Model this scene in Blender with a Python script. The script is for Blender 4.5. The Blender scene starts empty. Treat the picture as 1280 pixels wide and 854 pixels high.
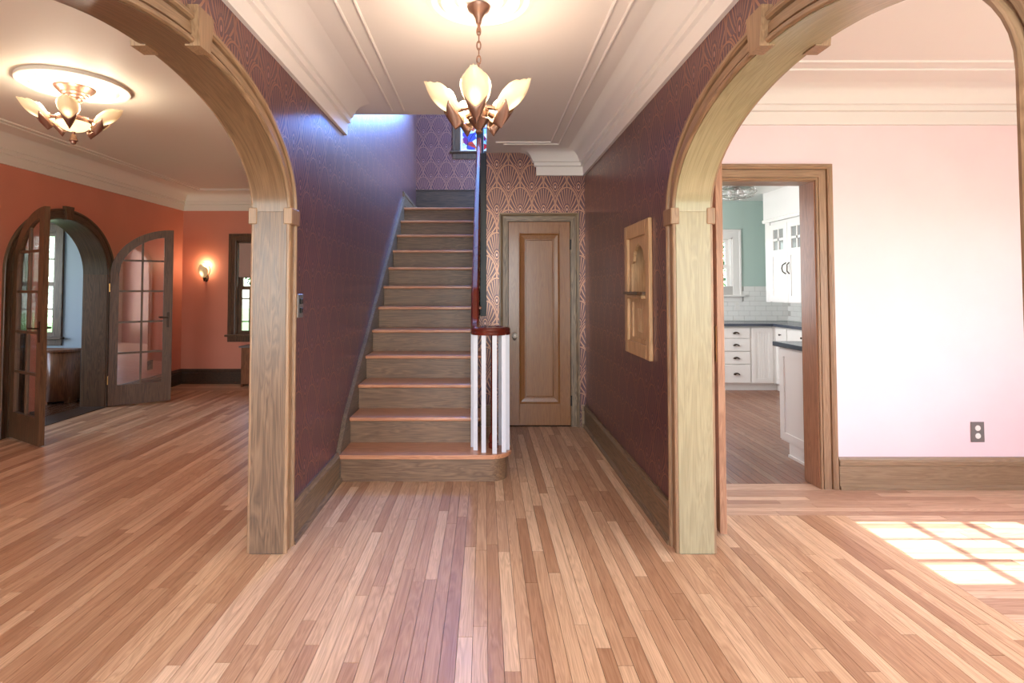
import bpy, bmesh, math, random
from mathutils import Vector, Matrix, noise
random.seed(7)
S = bpy.context.scene
C = S.collection
PI = math.pi
R = math.radians

# ---------------------------------------------------------------- camera
cam = bpy.data.objects.new('camera', bpy.data.cameras.new('camera'))
C.objects.link(cam)
cam.location = (0, 0, 1.33)
cam.rotation_euler = (R(91.9), 0, 0)
cam.data.sensor_width = 36
cam.data.lens = 680 * 36 / 1280
cam.data.shift_x = (640 - 606) / 1280
cam.data.shift_y = -(427 - 339.4) / 1280
cam.data.clip_start = .02
S.camera = cam

# ---------------------------------------------------------------- sky, sun, daylight, exposure
W = bpy.data.worlds.new('world'); S.world = W; W.use_nodes = True
wn = W.node_tree.nodes; wl = W.node_tree.links
bgn = wn['Background']
sky = wn.new('ShaderNodeTexSky'); sky.sky_type = 'NISHITA'
sky.sun_disc = False; sky.sun_elevation = R(41); sky.sun_rotation = R(90); sky.air_density = 1.0; sky.dust_density = 1.5
wl.new(sky.outputs[0], bgn.inputs['Color']); bgn.inputs['Strength'].default_value = 1.5
def lamp(name, kind, loc, energy, col=(1, 1, 1), rot=(0, 0, 0), size=None, soft=.03):
    l = bpy.data.lights.new(name, kind); l.energy = energy; l.color = col
    if kind == 'AREA':
        l.shape = 'RECTANGLE'; l.size, l.size_y = size
    elif kind == 'POINT': l.shadow_soft_size = soft
    o = bpy.data.objects.new(name, l); C.objects.link(o); o.location = loc; o.rotation_euler = rot
    return o
sun = lamp('sun', 'SUN', (8, 2.5, 6), 20.0, (1, .97, .93), (0, R(50), 0)); sun.data.angle = R(.45)
# area lamps standing in for daylight at openings, mostly out of view (front door, front windows, side windows)
lamp('daylight_front_door', 'AREA', (0, -.95, 1.35), 92, (.93, .95, 1), (R(90), 0, 0), (1.5, 2.0))
lamp('daylight_dining_front', 'AREA', (2.8, -.95, 1.45), 40, (.86, .93, 1), (R(90), 0, 0), (2.2, 1.5))
lamp('daylight_dining_side', 'AREA', (4.36, 1.1, 1.45), 26, (.84, .92, 1), (0, R(90), 0), (1.4, 1.6))
lamp('daylight_living_front', 'AREA', (-2.8, -.95, 1.45), 80, (.9, .95, 1), (R(90), 0, 0), (2.2, 1.5))
lamp('added_fill_kitchen', 'AREA', (1.3, 6.2, 1.6), 62, (.95, .98, 1), (0, R(-90), 0), (1.2, 1.4))  # added lamp that brightens the kitchen, set at an invented opening
lamp('added_fill_upstairs', 'AREA', (1.0, 5.9, 3.9), 260, (.3, .55, 1), (0, R(72), 0), (1.5, 1.6))  # added blue lamp, out of view, tinting the left stairwell wall
lamp('daylight_landing_window', 'AREA', (-.11, 8.16, 4.42), 680, (.27, .56, 1), (R(-90), 0, 0), (.46, .95))
lamp('daylight_sunroom', 'AREA', (-6.9, 5.3, 1.5), 40, (.86, .92, 1), (0, R(-90), 0), (1.4, 1.8))
S.view_settings.view_transform = 'Standard'
S.view_settings.look = 'None'
S.view_settings.exposure = 0.0
S.view_settings.gamma = 1.0
S.view_settings.use_curve_mapping = False
S.cycles.use_denoising = True
S.cycles.max_bounces = 10
S.cycles.diffuse_bounces = 5
S.cycles.transparent_max_bounces = 16
S.cycles.sample_clamp_indirect = 6

# ---------------------------------------------------------------- materials
def nt(name):
    m = bpy.data.materials.new(name); m.use_nodes = True
    t = m.node_tree
    return m, t.nodes, t.links, t.nodes['Principled BSDF']
def mathn(N, L, op, a, b=None, c=None):
    n = N.new('ShaderNodeMath'); n.operation = op
    for i, v in enumerate((a, b, c)):
        if v is None: continue
        if isinstance(v, (int, float)): n.inputs[i].default_value = v
        else: L.new(v, n.inputs[i])
    return n.outputs[0]
def mixc(N, L, f, a, b, mode='MIX'):
    n = N.new('ShaderNodeMix'); n.data_type = 'RGBA'; n.blend_type = mode
    for sock, v in ((n.inputs['Factor'], f), (n.inputs['A'], a), (n.inputs['B'], b)):
        if isinstance(v, (int, float)): sock.default_value = v
        elif isinstance(v, tuple): sock.default_value = (*v[:3], 1)
        else: L.new(v, sock)
    return n.outputs['Result']
def ramp(N, L, fac, stops):
    n = N.new('ShaderNodeValToRGB'); e = n.color_ramp.elements
    while len(e) < len(stops): e.new(.5)
    for i, (p, c) in enumerate(stops):
        e[i].position = p; e[i].color = (*c, 1) if len(c) == 3 else c
    L.new(fac, n.inputs[0]); return n.outputs[0]
def srgb(r, g, b):
    return tuple((c / 255 / 12.92) if c <= 10 else ((c / 255 + .055) / 1.055) ** 2.4 for c in (r, g, b))
def plain(name, col, rough=.5, metal=0, bump=0, bscale=60, var=0, coat=0):
    m, N, L, P = nt(name)
    P.inputs['Roughness'].default_value = rough; P.inputs['Metallic'].default_value = metal
    P.inputs['Base Color'].default_value = (*col, 1)
    P.inputs['Coat Weight'].default_value = coat
    if bump or var:
        tc = N.new('ShaderNodeTexCoord'); nz = N.new('ShaderNodeTexNoise')
        nz.inputs['Scale'].default_value = bscale; nz.inputs['Detail'].default_value = 4
        L.new(tc.outputs['Object'], nz.inputs['Vector'])
        if bump:
            b = N.new('ShaderNodeBump'); b.inputs['Strength'].default_value = bump; b.inputs['Distance'].default_value = .004
            L.new(nz.outputs['Fac'], b.inputs['Height']); L.new(b.outputs[0], P.inputs['Normal'])
        if var:
            n2 = N.new('ShaderNodeTexNoise'); n2.inputs['Scale'].default_value = 3; L.new(tc.outputs['Object'], n2.inputs['Vector'])
            c = ramp(N, L, n2.outputs['Fac'], [(.3, tuple(x * (1 - var) for x in col)), (.7, tuple(min(1, x * (1 + var)) for x in col))])
            L.new(c, P.inputs['Base Color'])
    return m
def wood(name, dark, light, axis='Z', rough=.38, scale=1.0, contrast=1.0, rnd=None, spread=.35, coat=0.0, bump=.25):
    """grain runs along axis; rnd: 'obj' or 'island' gives each board its own tone"""
    m, N, L, P = nt(name)
    if axis == 'U':
        vec = N.new('ShaderNodeUVMap').outputs[0]; axis = 'X'
    elif rnd:
        g = N.new('ShaderNodeNewGeometry'); vec = g.outputs['Position']
        if rnd == 'obj': r = N.new('ShaderNodeObjectInfo').outputs['Random']
        else: r = g.outputs['Random Per Island']
        off = N.new('ShaderNodeVectorMath'); off.operation = 'ADD'
        cb = N.new('ShaderNodeCombineXYZ')
        for i, k in enumerate((37., 91., 53.)): L.new(mathn(N, L, 'MULTIPLY', r, k), cb.inputs[i])
        L.new(vec, off.inputs[0]); L.new(cb.outputs[0], off.inputs[1]); vec = off.outputs[0]
    else:
        vec = N.new('ShaderNodeTexCoord').outputs['Object']
    ax = 'XYZ'.index(axis)
    def nz(across, along, detail, dist):
        mp = N.new('ShaderNodeMapping'); s = [across * scale] * 3; s[ax] = along * scale
        mp.inputs['Scale'].default_value = s; L.new(vec, mp.inputs['Vector'])
        n = N.new('ShaderNodeTexNoise'); n.inputs['Scale'].default_value = 1
        n.inputs['Detail'].default_value = detail; n.inputs['Distortion'].default_value = dist
        L.new(mp.outputs[0], n.inputs['Vector']); return n.outputs['Fac']
    big = nz(16, 1.1, 3, 1.2)
    bands = mathn(N, L, 'FRACT', mathn(N, L, 'MULTIPLY', big, 9.0))
    bands = mathn(N, L, 'ABSOLUTE', mathn(N, L, 'SUBTRACT', bands, .5))
    fine = nz(190, 5, 3, .2)
    v = mathn(N, L, 'ADD', mathn(N, L, 'MULTIPLY', bands, .7), mathn(N, L, 'MULTIPLY', fine, .75))
    lo, hi = .55 - .33 / contrast * .8, .55 + .33 / contrast * .8
    col = ramp(N, L, v, [(max(0, lo), dark), (min(1, hi), light)])
    if rnd:
        hsv = N.new('ShaderNodeHueSaturation'); L.new(col, hsv.inputs['Color'])
        r2 = mathn(N, L, 'FRACT', mathn(N, L, 'MULTIPLY', r, 7.31))
        r3 = mathn(N, L, 'POWER', r2, 1.0)
        L.new(mathn(N, L, 'ADD', 1 - spread, mathn(N, L, 'MULTIPLY', r3, 1.7 * spread)), hsv.inputs['Value'])
        L.new(mathn(N, L, 'ADD', 1.12, mathn(N, L, 'MULTIPLY', r3, -.22)), hsv.inputs['Saturation'])
        L.new(mathn(N, L, 'ADD', .492, mathn(N, L, 'MULTIPLY', r2, .016)), hsv.inputs['Hue'])
        col = hsv.outputs[0]
    L.new(col, P.inputs['Base Color'])
    L.new(mathn(N, L, 'ADD', rough - .07, mathn(N, L, 'MULTIPLY', fine, .16)), P.inputs['Roughness'])
    P.inputs['Coat Weight'].default_value = coat; P.inputs['Coat Roughness'].default_value = .16
    b = N.new('ShaderNodeBump'); b.inputs['Strength'].default_value = bump; b.inputs['Distance'].default_value = .002
    L.new(v, b.inputs['Height']); L.new(b.outputs[0], P.inputs['Normal'])
    return m
def wallpaper(name, u_axis):
    """art deco fans: rays inside scale-shaped arches, rings at the lattice points, printed in metallic ink"""
    m, N, L, P = nt(name)
    tc = N.new('ShaderNodeTexCoord'); sp = N.new('ShaderNodeSeparateXYZ'); L.new(tc.outputs['Object'], sp.inputs[0])
    f = lambda op, a, b=None, c=None: mathn(N, L, op, a, b, c)
    w, h = .23, .2235
    u = f('DIVIDE', f('SUBTRACT', sp.outputs['XYZ'.index(u_axis)], .463), w)
    v = f('DIVIDE', f('SUBTRACT', sp.outputs[2], 2.34), h)
    j = f('FLOOR', v); fy = f('SUBTRACT', v, j)
    odd = f('FLOORED_MODULO', j, 2.0)
    ur = f('SUBTRACT', u, f('MULTIPLY', odd, .5))
    fx = f('SUBTRACT', ur, f('ROUND', ur))
    sx = f('MULTIPLY', fx, 2.0); ax = f('ABSOLUTE', sx)
    rr = f('SQRT', f('ADD', f('POWER', ax, 2.0), f('POWER', fy, 2.0)))
    inside = f('LESS_THAN', rr, 1.0)
    th = f('ARCTAN2', sx, f('ADD', f('MULTIPLY', fy, .8), .16))
    th = f('ADD', th, f('MULTIPLY', f('MULTIPLY', sx, rr), .18))
    ray = f('MAXIMUM', f('GREATER_THAN', f('COSINE', f('MULTIPLY', th, 23.0)), .62), 0.0)
    ray = f('MULTIPLY', ray, f('MULTIPLY', f('GREATER_THAN', rr, .27), f('LESS_THAN', rr, .93)))
    rim = f('MULTIPLY', f('GREATER_THAN', rr, .955), f('LESS_THAN', rr, 1.01))
    def ring(d, a, b): return f('MULTIPLY', f('GREATER_THAN', d, a), f('LESS_THAN', d, b))
    c0 = f('MAXIMUM', ring(rr, .15, .2), f('LESS_THAN', rr, .06))
    dx = f('SUBTRACT', 1.0, ax); dy = f('SUBTRACT', 1.0, fy)
    r2 = f('SQRT', f('ADD', f('POWER', dx, 2.0), f('POWER', dy, 2.0)))
    c1 = f('MAXIMUM', ring(r2, .15, .2), f('LESS_THAN', r2, .06))
    arcs = f('GREATER_THAN', f('SINE', f('MULTIPLY', rr, 62.0)), .25)
    tail = f('MAXIMUM', c1, f('MULTIPLY', arcs, f('GREATER_THAN', r2, .25)))
    mask = f('ADD', f('MULTIPLY', inside, f('MAXIMUM', f('MAXIMUM', ray, c0), rim)),
             f('MULTIPLY', f('SUBTRACT', 1.0, inside), tail))
    mask = f('MINIMUM', mask, 1.0)
    nz = N.new('ShaderNodeTexNoise'); nz.inputs['Scale'].default_value = 9; L.new(tc.outputs['Object'], nz.inputs['Vector'])
    base = ramp(N, L, nz.outputs['Fac'], [(.3, srgb(83, 50, 58)), (.7, srgb(93, 57, 65))])
    dots = f('MAXIMUM', f('LESS_THAN', rr, .06), f('LESS_THAN', r2, .06))
    col = mixc(N, L, mask, base, srgb(174, 130, 110))
    col = mixc(N, L, dots, col, srgb(190, 150, 138))
    L.new(col, P.inputs['Base Color'])
    L.new(f('MULTIPLY', mask, .9), P.inputs['Metallic'])
    L.new(f('ADD', .31, f('MULTIPLY', mask, .07)), P.inputs['Roughness'])
    P.inputs['Specular IOR Level'].default_value = .55
    return m
def glass(name, tint=(1, 1, 1), rough=.02, refl=.12):
    m, N, L, P = nt(name)
    N.remove(P); out = N['Material Output']
    t = N.new('ShaderNodeBsdfTransparent'); t.inputs[0].default_value = (*tint, 1)
    g = N.new('ShaderNodeBsdfGlossy'); g.inputs['Roughness'].default_value = rough
    fr = N.new('ShaderNodeFresnel'); fr.inputs[0].default_value = 1.45
    mx = N.new('ShaderNodeMixShader')
    L.new(mathn(N, L, 'MINIMUM', mathn(N, L, 'MULTIPLY', fr.outputs[0], refl / .04), .8), mx.inputs[0])
    L.new(t.outputs[0], mx.inputs[1]); L.new(g.outputs[0], mx.inputs[2]); L.new(mx.outputs[0], out.inputs[0])
    return m
def glow(name, col, strength):
    m, N, L, P = nt(name)
    P.inputs['Base Color'].default_value = (*col, 1)
    P.inputs['Emission Color'].default_value = (*col, 1); P.inputs['Emission Strength'].default_value = strength
    return m
def shade_glass(name):
    """cream frosted moulded glass, veined, lit from the bulb behind it"""
    m, N, L, P = nt(name)
    P.inputs['Base Color'].default_value = (*srgb(246, 226, 190), 1); P.inputs['Roughness'].default_value = .3
    uv = N.new('ShaderNodeUVMap'); sp = N.new('ShaderNodeSeparateXYZ'); L.new(uv.outputs[0], sp.inputs[0])
    f = lambda op, a, b=None: mathn(N, L, op, a, b)
    vv = f('SUBTRACT', sp.outputs[1], .5)
    vein = f('LESS_THAN', f('ABSOLUTE', f('SINE', f('MULTIPLY', f('ADD', vv, f('MULTIPLY', f('MULTIPLY', vv, sp.outputs[0]), -.5)), 11.0))), .09)
    d = f('SQRT', f('ADD', f('POWER', f('MULTIPLY', vv, 1.5), 2.0), f('POWER', f('SUBTRACT', sp.outputs[0], .3), 2.0)))
    hot = f('MAXIMUM', f('SUBTRACT', 1.0, f('MULTIPLY', d, 3.0)), 0.0)  # painted hot spot where the bulb would shine through
    col = ramp(N, L, hot, [(0, srgb(238, 196, 130)), (.5, srgb(252, 232, 176)), (1, srgb(255, 250, 232))])
    col = mixc(N, L, f('MULTIPLY', vein, .45), col, srgb(190, 150, 100))
    L.new(col, P.inputs['Emission Color']); L.new(f('ADD', .3, f('MULTIPLY', hot, 1.9)), P.inputs['Emission Strength'])
    return m
def stained_glass(name):
    m, N, L, P = nt(name)
    N.remove(P); out = N['Material Output']
    tc = N.new('ShaderNodeTexCoord'); vo = N.new('ShaderNodeTexVoronoi'); vo.inputs['Scale'].default_value = 11
    L.new(tc.outputs['Object'], vo.inputs['Vector'])
    sp = N.new('ShaderNodeSeparateXYZ'); L.new(vo.outputs['Color'], sp.inputs[0])
    col = ramp(N, L, sp.outputs[0], [(0, (.3, .42, .62)), (.42, (.62, .68, .74)), (.62, (.12, .22, .5)), (.84, (.4, .02, .06)), (1, (.5, .4, .28))])
    t = N.new('ShaderNodeBsdfTransparent'); L.new(col, t.inputs[0]); L.new(t.outputs[0], out.inputs[0])
    return m

OAK_L, OAK_D = srgb(176, 142, 104), srgb(118, 86, 58)
M = {}
M['oak_z'] = wood('stained oak upright grain', srgb(92, 74, 56), srgb(152, 126, 96), 'Z', .34, contrast=1.2)
M['oak_y'] = wood('stained oak lengthwise grain', srgb(92, 74, 56), srgb(152, 126, 96), 'Y', .34, contrast=1.2)
M['oak_x'] = wood('stained oak crosswise grain', srgb(92, 74, 56), srgb(152, 126, 96), 'X', .34, contrast=1.2)
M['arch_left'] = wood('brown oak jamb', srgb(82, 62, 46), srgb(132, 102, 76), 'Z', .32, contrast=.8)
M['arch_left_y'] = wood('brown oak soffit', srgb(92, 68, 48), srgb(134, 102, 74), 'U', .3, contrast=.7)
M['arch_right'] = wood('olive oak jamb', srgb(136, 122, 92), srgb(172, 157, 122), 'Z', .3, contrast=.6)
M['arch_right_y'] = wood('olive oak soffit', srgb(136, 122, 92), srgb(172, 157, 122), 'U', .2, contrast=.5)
M['case_z'] = wood('honey oak casing', srgb(118, 88, 62), srgb(168, 132, 100), 'Z', .36, contrast=.7)
M['case_y'] = wood('honey oak casing along', srgb(118, 88, 62), srgb(168, 132, 100), 'Y', .36, contrast=.7)
M['case_u'] = wood('honey oak arch casing', srgb(118, 90, 64), srgb(166, 132, 102), 'U', .36, contrast=.8)
M['dark_u'] = wood('dark arch casing', srgb(60, 46, 34), srgb(104, 84, 62), 'U', .36, contrast=.8)
M['case_x'] = wood('honey oak casing across', srgb(118, 88, 62), srgb(168, 132, 100), 'X', .36, contrast=.7)
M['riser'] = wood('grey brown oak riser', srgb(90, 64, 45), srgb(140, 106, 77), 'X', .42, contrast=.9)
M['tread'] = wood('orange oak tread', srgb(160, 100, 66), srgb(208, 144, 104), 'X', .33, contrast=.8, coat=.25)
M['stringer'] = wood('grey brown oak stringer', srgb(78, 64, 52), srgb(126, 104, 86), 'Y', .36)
M['base_y'] = wood('brown baseboard along', srgb(86, 66, 48), srgb(138, 110, 82), 'Y', .38)
M['base_x'] = wood('brown baseboard across', srgb(124, 98, 72), srgb(160, 132, 102), 'X', .38, contrast=.7)
M['dark_base_y'] = wood('dark baseboard along', srgb(44, 32, 24), srgb(84, 62, 46), 'Y', .36)
M['dark_base_x'] = wood('dark baseboard across', srgb(44, 32, 24), srgb(84, 62, 46), 'X', .36)
M['dark_z'] = wood('dark brown wood', srgb(60, 42, 28), srgb(104, 76, 52), 'Z', .36)
M['french'] = wood('dark brown door wood', srgb(72, 50, 34), srgb(112, 82, 56), 'Z', .36)
M['door'] = wood('closet door oak', srgb(116, 72, 36), srgb(158, 106, 60), 'Z', .3, contrast=.5, coat=.3)
M['swing'] = wood('reddish door oak', srgb(136, 92, 66), srgb(186, 138, 106), 'Z', .35, contrast=.7)
M['mahogany'] = plain('polished mahogany', srgb(98, 34, 22), .2, var=.35, coat=.6)
M['ebony'] = plain('near black stained wood', srgb(14, 9, 10), .4)
M['niche'] = wood('pale oak niche', srgb(150, 112, 74), srgb(206, 166, 124), 'Z', .4, contrast=.7)
M['radiator'] = wood('red brown cover wood', srgb(96, 58, 36), srgb(150, 98, 64), 'Z', .35)
M['floor_obj'] = wood('oak strip floor', srgb(178, 134, 102), srgb(220, 178, 142), 'Y', .38, contrast=.75, rnd='obj', spread=.34, coat=.08, bump=.12)
M['floor_objx'] = wood('oak strip floor across', srgb(182, 142, 116), srgb(222, 184, 156), 'X', .38, contrast=.75, rnd='obj', spread=.28, coat=.08, bump=.12)
M['floor_isl'] = wood('oak strip floor far', srgb(178, 134, 102), srgb(220, 178, 142), 'Y', .38, contrast=.75, rnd='island', spread=.34, coat=.08, bump=.12)
M['floor_islx'] = wood('oak strip floor far across', srgb(182, 142, 116), srgb(222, 184, 156), 'X', .38, contrast=.75, rnd='island', spread=.28, coat=.08, bump=.12)
for k in ('floor_obj', 'floor_objx', 'floor_isl', 'floor_islx'):
    P = M[k].node_tree.nodes['Principled BSDF']; P.inputs['Specular IOR Level'].default_value = .34; P.inputs['Coat Weight'].default_value = .03
M['kfloor'] = wood('dark kitchen boards', srgb(104, 60, 38), srgb(160, 102, 68), 'Y', .3, contrast=.8, rnd='island', spread=.25, coat=.2, bump=.12)
M['dfloor'] = wood('dark sunroom boards', srgb(58, 36, 26), srgb(100, 64, 44), 'Y', .25, rnd='island', spread=.25, coat=.3, bump=.1)
M['subfloor'] = plain('floor joints', srgb(70, 44, 30), .8)
M['paper_y'] = wallpaper('fan wallpaper along', 'Y')
M['paper_x'] = wallpaper('fan wallpaper across', 'X')
M['terra'] = plain('terracotta paint', srgb(206, 132, 108), .5, bump=.06, bscale=90, var=.03)
M['pink'] = plain('pale pink paint', srgb(234, 208, 212), .5, bump=.05, bscale=90, var=.02)
M['teal'] = plain('sage green paint', srgb(184, 203, 195), .5, bump=.05, bscale=90)
M['blue'] = plain('grey blue paint', srgb(156, 168, 180), .5, bump=.05, bscale=90)
M['plaster'] = plain('white plaster', srgb(226, 216, 212), .6, bump=.05, bscale=40)
M['plaster2'] = plain('cream plaster', srgb(224, 218, 206), .6, bump=.05, bscale=40)
M['plain_wall'] = plain('off white paint', srgb(220, 214, 206), .6)
M['white'] = plain('white lacquer', srgb(232, 228, 224), .35)
M['baluster'] = plain('white baluster paint', srgb(198, 192, 195), .4)
M['cab'] = plain('white cabinet paint', srgb(236, 232, 228), .35)
M['counter'] = plain('dark slate worktop', srgb(74, 80, 92), .2, var=.1)
M['tile'] = plain('white glazed tile', srgb(236, 234, 230), .15, coat=.3)
M['grout'] = plain('grey grout', srgb(186, 182, 178), .8)
M['bronze'] = plain('brushed copper bronze', srgb(142, 110, 96), .38, metal=.85, bump=.15, bscale=120, var=.2)
M['antique'] = plain('dark bronze', srgb(70, 56, 46), .35, metal=.8)
M['iron'] = plain('black iron', srgb(38, 34, 32), .4, metal=.6)
M['nickel'] = plain('satin nickel', srgb(170, 165, 160), .28, metal=1)
M['brass'] = plain('old brass', srgb(180, 140, 84), .3, metal=1)
M['plate'] = plain('grey metal plate', srgb(130, 126, 124), .4, metal=.5)
M['ivory'] = plain('ivory plastic', srgb(232, 228, 222), .4)
M['knob'] = glass('knob glass', (.95, .95, .95), .05, .3)
M['knobc'] = plain('pale knob', srgb(220, 214, 200), .12, coat=.5)
M['pane'] = glass('window glass', (.97, .985, .98), .01, .06)
M['door_pane'] = glass('door glass', (.96, .97, .97), .02, .16)
M['cab_pane'] = glass('cabinet glass', (.7, .72, .72), .02, .3)
M['stain'] = stained_glass('leaded coloured glass')
M['lead'] = plain('lead came', srgb(60, 60, 64), .5, metal=.5)
M['fabric'] = plain('taupe roller fabric', srgb(176, 152, 142), .8, bump=.2, bscale=300)
M['shade'] = shade_glass('cream slip shade glass')
M['bulb'] = glow('lit bulb', (1, .85, .6), 14)
M['lawn'] = plain('lawn grass', srgb(96, 130, 62), .9, var=.25)
M['leaf'] = plain('summer leaves', srgb(60, 100, 40), .6, var=.35)
M['bark'] = plain('bark', srgb(84, 70, 58), .9, bump=.6, bscale=30)

# ---------------------------------------------------------------- mesh helpers
def tag(o, label=None, cat=None, group=None, kind=None):
    if label: o['label'] = label
    if cat: o['category'] = cat
    if group: o['group'] = group
    if kind: o['kind'] = kind
    return o
def link(name, me, parent=None):
    o = bpy.data.objects.new(name, me); C.objects.link(o)
    if parent is not None:
        o.parent = parent
        o.matrix_parent_inverse = parent.matrix_basis.inverted() if not parent.get('local') else Matrix()
    return o
def empty(name, loc=(0, 0, 0), rz=0, local=False):
    o = bpy.data.objects.new(name, None); C.objects.link(o)
    o.location = loc; o.rotation_euler = (0, 0, rz); o.empty_display_size = .1
    o.matrix_basis = Matrix.Translation(loc) @ Matrix.Rotation(rz, 4, 'Z')
    if local: o['local'] = 1
    return o
class MB:
    def __init__(s): s.b = bmesh.new(); s.uv = None
    def face(s, vs, mi=0):
        try:
            f = s.b.faces.new(vs); f.material_index = mi; return f
        except ValueError: return None
    def poly(s, pts, mi=0): return s.face([s.b.verts.new(p) for p in pts], mi)
    def box(s, x0, x1, y0, y1, z0, z1, bev=0, mi=0):
        t = bmesh.new(); bmesh.ops.create_cube(t, size=1)
        for v in t.verts:
            v.co = ((x0 + x1) / 2 + v.co.x * (x1 - x0), (y0 + y1) / 2 + v.co.y * (y1 - y0), (z0 + z1) / 2 + v.co.z * (z1 - z0))
        if bev: bmesh.ops.bevel(t, geom=t.edges[:], offset=bev, segments=1, affect='EDGES', profile=.5)
        for f in t.faces: f.material_index = mi
        s.merge(t); return s
    def merge(s, t, mat=None):
        if mat is not None: bmesh.ops.transform(t, matrix=mat, verts=t.verts)
        bmesh.ops.recalc_face_normals(t, faces=t.faces)
        me = bpy.data.meshes.new('tmp'); t.to_mesh(me); t.free()
        s.b.from_mesh(me); bpy.data.meshes.remove(me)
    def grid(s, rows, close_u=False, close_v=False, mi=0, cap=False, uv=False):
        """rows: list of lists of points, made into quads"""
        V = [[s.b.verts.new(p) for p in r] for r in rows]
        n, k = len(V), len(V[0])
        for i in range(n if close_u else n - 1):
            for j in range(k if close_v else k - 1):
                s.face([V[i][j], V[(i + 1) % n][j], V[(i + 1) % n][(j + 1) % k], V[i][(j + 1) % k]], mi)
        if cap:
            s.face(V[0][::-1], mi); s.face(V[-1], mi)
        if uv:
            lay = s.b.loops.layers.uv.verify(); co = {}
            us = [0.0]
            for i in range(1, n): us.append(us[-1] + (Vector(rows[i][0]) - Vector(rows[i - 1][0])).length)
            vs = [0.0]
            for j in range(1, k): vs.append(vs[-1] + (Vector(rows[0][j]) - Vector(rows[0][j - 1])).length)
            for i in range(n):
                for j in range(k): co[V[i][j]] = (us[i], vs[j])
            for f in s.b.faces:
                for lp in f.loops:
                    if lp.vert in co: lp[lay].uv = co[lp.vert]
        return V
    def lathe(s, prof, c=(0, 0, 0), seg=24, mat=None, arc=2 * PI):
        rows = []
        full = arc > 6.28
        for i in range(seg if full else seg + 1):
            a = arc * i / seg
            row = []
            for r, z in prof:
                p = Vector((r * math.cos(a), r * math.sin(a), z))
                if mat is not None: p = mat @ p
                row.append(p + Vector(c))
            rows.append(row)
        s.grid(rows, close_u=full); return s
    def tube(s, pts, r, seg=8, closed=False, cap=True):
        pts = [Vector(p) for p in pts]; n = len(pts); rows = []
        up = None
        for i, p in enumerate(pts):
            a = pts[(i - 1) % n] if (closed or i) else p
            b = pts[(i + 1) % n] if (closed or i < n - 1) else p
            t = (b - a).normalized()
            if up is None: up = t.orthogonal().normalized()
            up = (up - t * up.dot(t)).normalized(); w = t.cross(up)
            ri = r[i] if isinstance(r, (list, tuple)) else r
            rows.append([p + (up * math.cos(2 * PI * k / seg) + w * math.sin(2 * PI * k / seg)) * ri for k in range(seg)])
        s.grid(rows, close_u=closed, close_v=True, cap=cap and not closed); return s
    def extrude_poly(s, pts2, to3, d0, d1, holes=(), mi=(0, 0, 0), bevel=0):
        """polygon (u,v) with holes, thickness from d0 to d1 along the axis given by to3(u,v,d); mi: face at d0, face at d1, edges"""
        for d, m in ((d0, mi[0]), (d1, mi[1])):
            t = bmesh.new()
            for loop in [pts2, *holes]:
                vs = [t.verts.new((u, v, 0)) for u, v in loop]
                for i in range(len(vs)): t.edges.new((vs[i], vs[(i + 1) % len(vs)]))
            bmesh.ops.triangle_fill(t, use_beauty=True, use_dissolve=False, edges=t.edges[:])
            for v in t.verts: v.co = to3(v.co.x, v.co.y, d)
            for f in t.faces: f.material_index = m
            me = bpy.data.meshes.new('tmp'); t.to_mesh(me); t.free(); s.b.from_mesh(me); bpy.data.meshes.remove(me)
        for loop in [pts2, *holes]:
            n = len(loop)
            for i in range(n):
                a, b = loop[i], loop[(i + 1) % n]
                s.poly([to3(*a, d0), to3(*b, d0), to3(*b, d1), to3(*a, d1)], mi[2])
        return s
    def build(s, name, mat, parent=None, smooth=False, rz=True):
        bmesh.ops.remove_doubles(s.b, verts=s.b.verts, dist=1e-5)
        bmesh.ops.recalc_face_normals(s.b, faces=s.b.faces)
        me = bpy.data.meshes.new(name); s.b.to_mesh(me); s.b.free()
        for m in (mat if isinstance(mat, (list, tuple)) else [mat]): me.materials.append(m)
        if smooth:
            for p in me.polygons: p.use_smooth = True
            try: me.set_sharp_from_angle(angle=R(35))
            except Exception: pass
        return link(name, me, parent)
def box(name, mat, b, parent=None, bev=0):
    return MB().box(*b, bev=bev).build(name, mat, parent)
PX = lambda u, v, d: Vector((d, u, v))       # plane facing X: u=y, v=z
PY = lambda u, v, d: Vector((u, d, v))       # plane facing Y: u=x, v=z
PZ = lambda u, v, d: Vector((u, v, d))       # plane facing Z
rect = lambda a, b, c, d: [(a, c), (b, c), (b, d), (a, d)]
def struct(o): o['kind'] = 'structure'; return o
def wall(name, plane, outline, d0, d1, mats, holes=()):
    o = MB().extrude_poly(outline, plane, d0, d1, holes, (0, 1, 2)).build(name, list(mats)); return struct(o)
def sweep(pts, prof, outward, closed=False):
    """moulding along a plan polyline [(x,y)], mitred; prof = [(distance from wall, z)]; outward=+1/-1 picks the side"""
    m = MB(); rows = []; n = len(pts)
    P = [Vector((*p, 0)) for p in pts]
    for i in range(n):
        d0 = (P[i] - P[i - 1]).normalized() if (i or closed) else None
        d1 = (P[(i + 1) % n] - P[i]).normalized() if (i < n - 1 or closed) else None
        if d0 is None: d0 = d1
        if d1 is None: d1 = d0
        n0 = Vector((-d0.y, d0.x, 0)) * outward; n1 = Vector((-d1.y, d1.x, 0)) * outward
        nn = (n0 + n1); nn = nn / max(.2, nn.dot(n0)) if nn.length > 1e-6 else n0
        rows.append([P[i] + nn * d + Vector((0, 0, z)) for d, z in prof])
    m.grid(rows, close_u=closed, close_v=True, cap=not closed)
    return m

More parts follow.
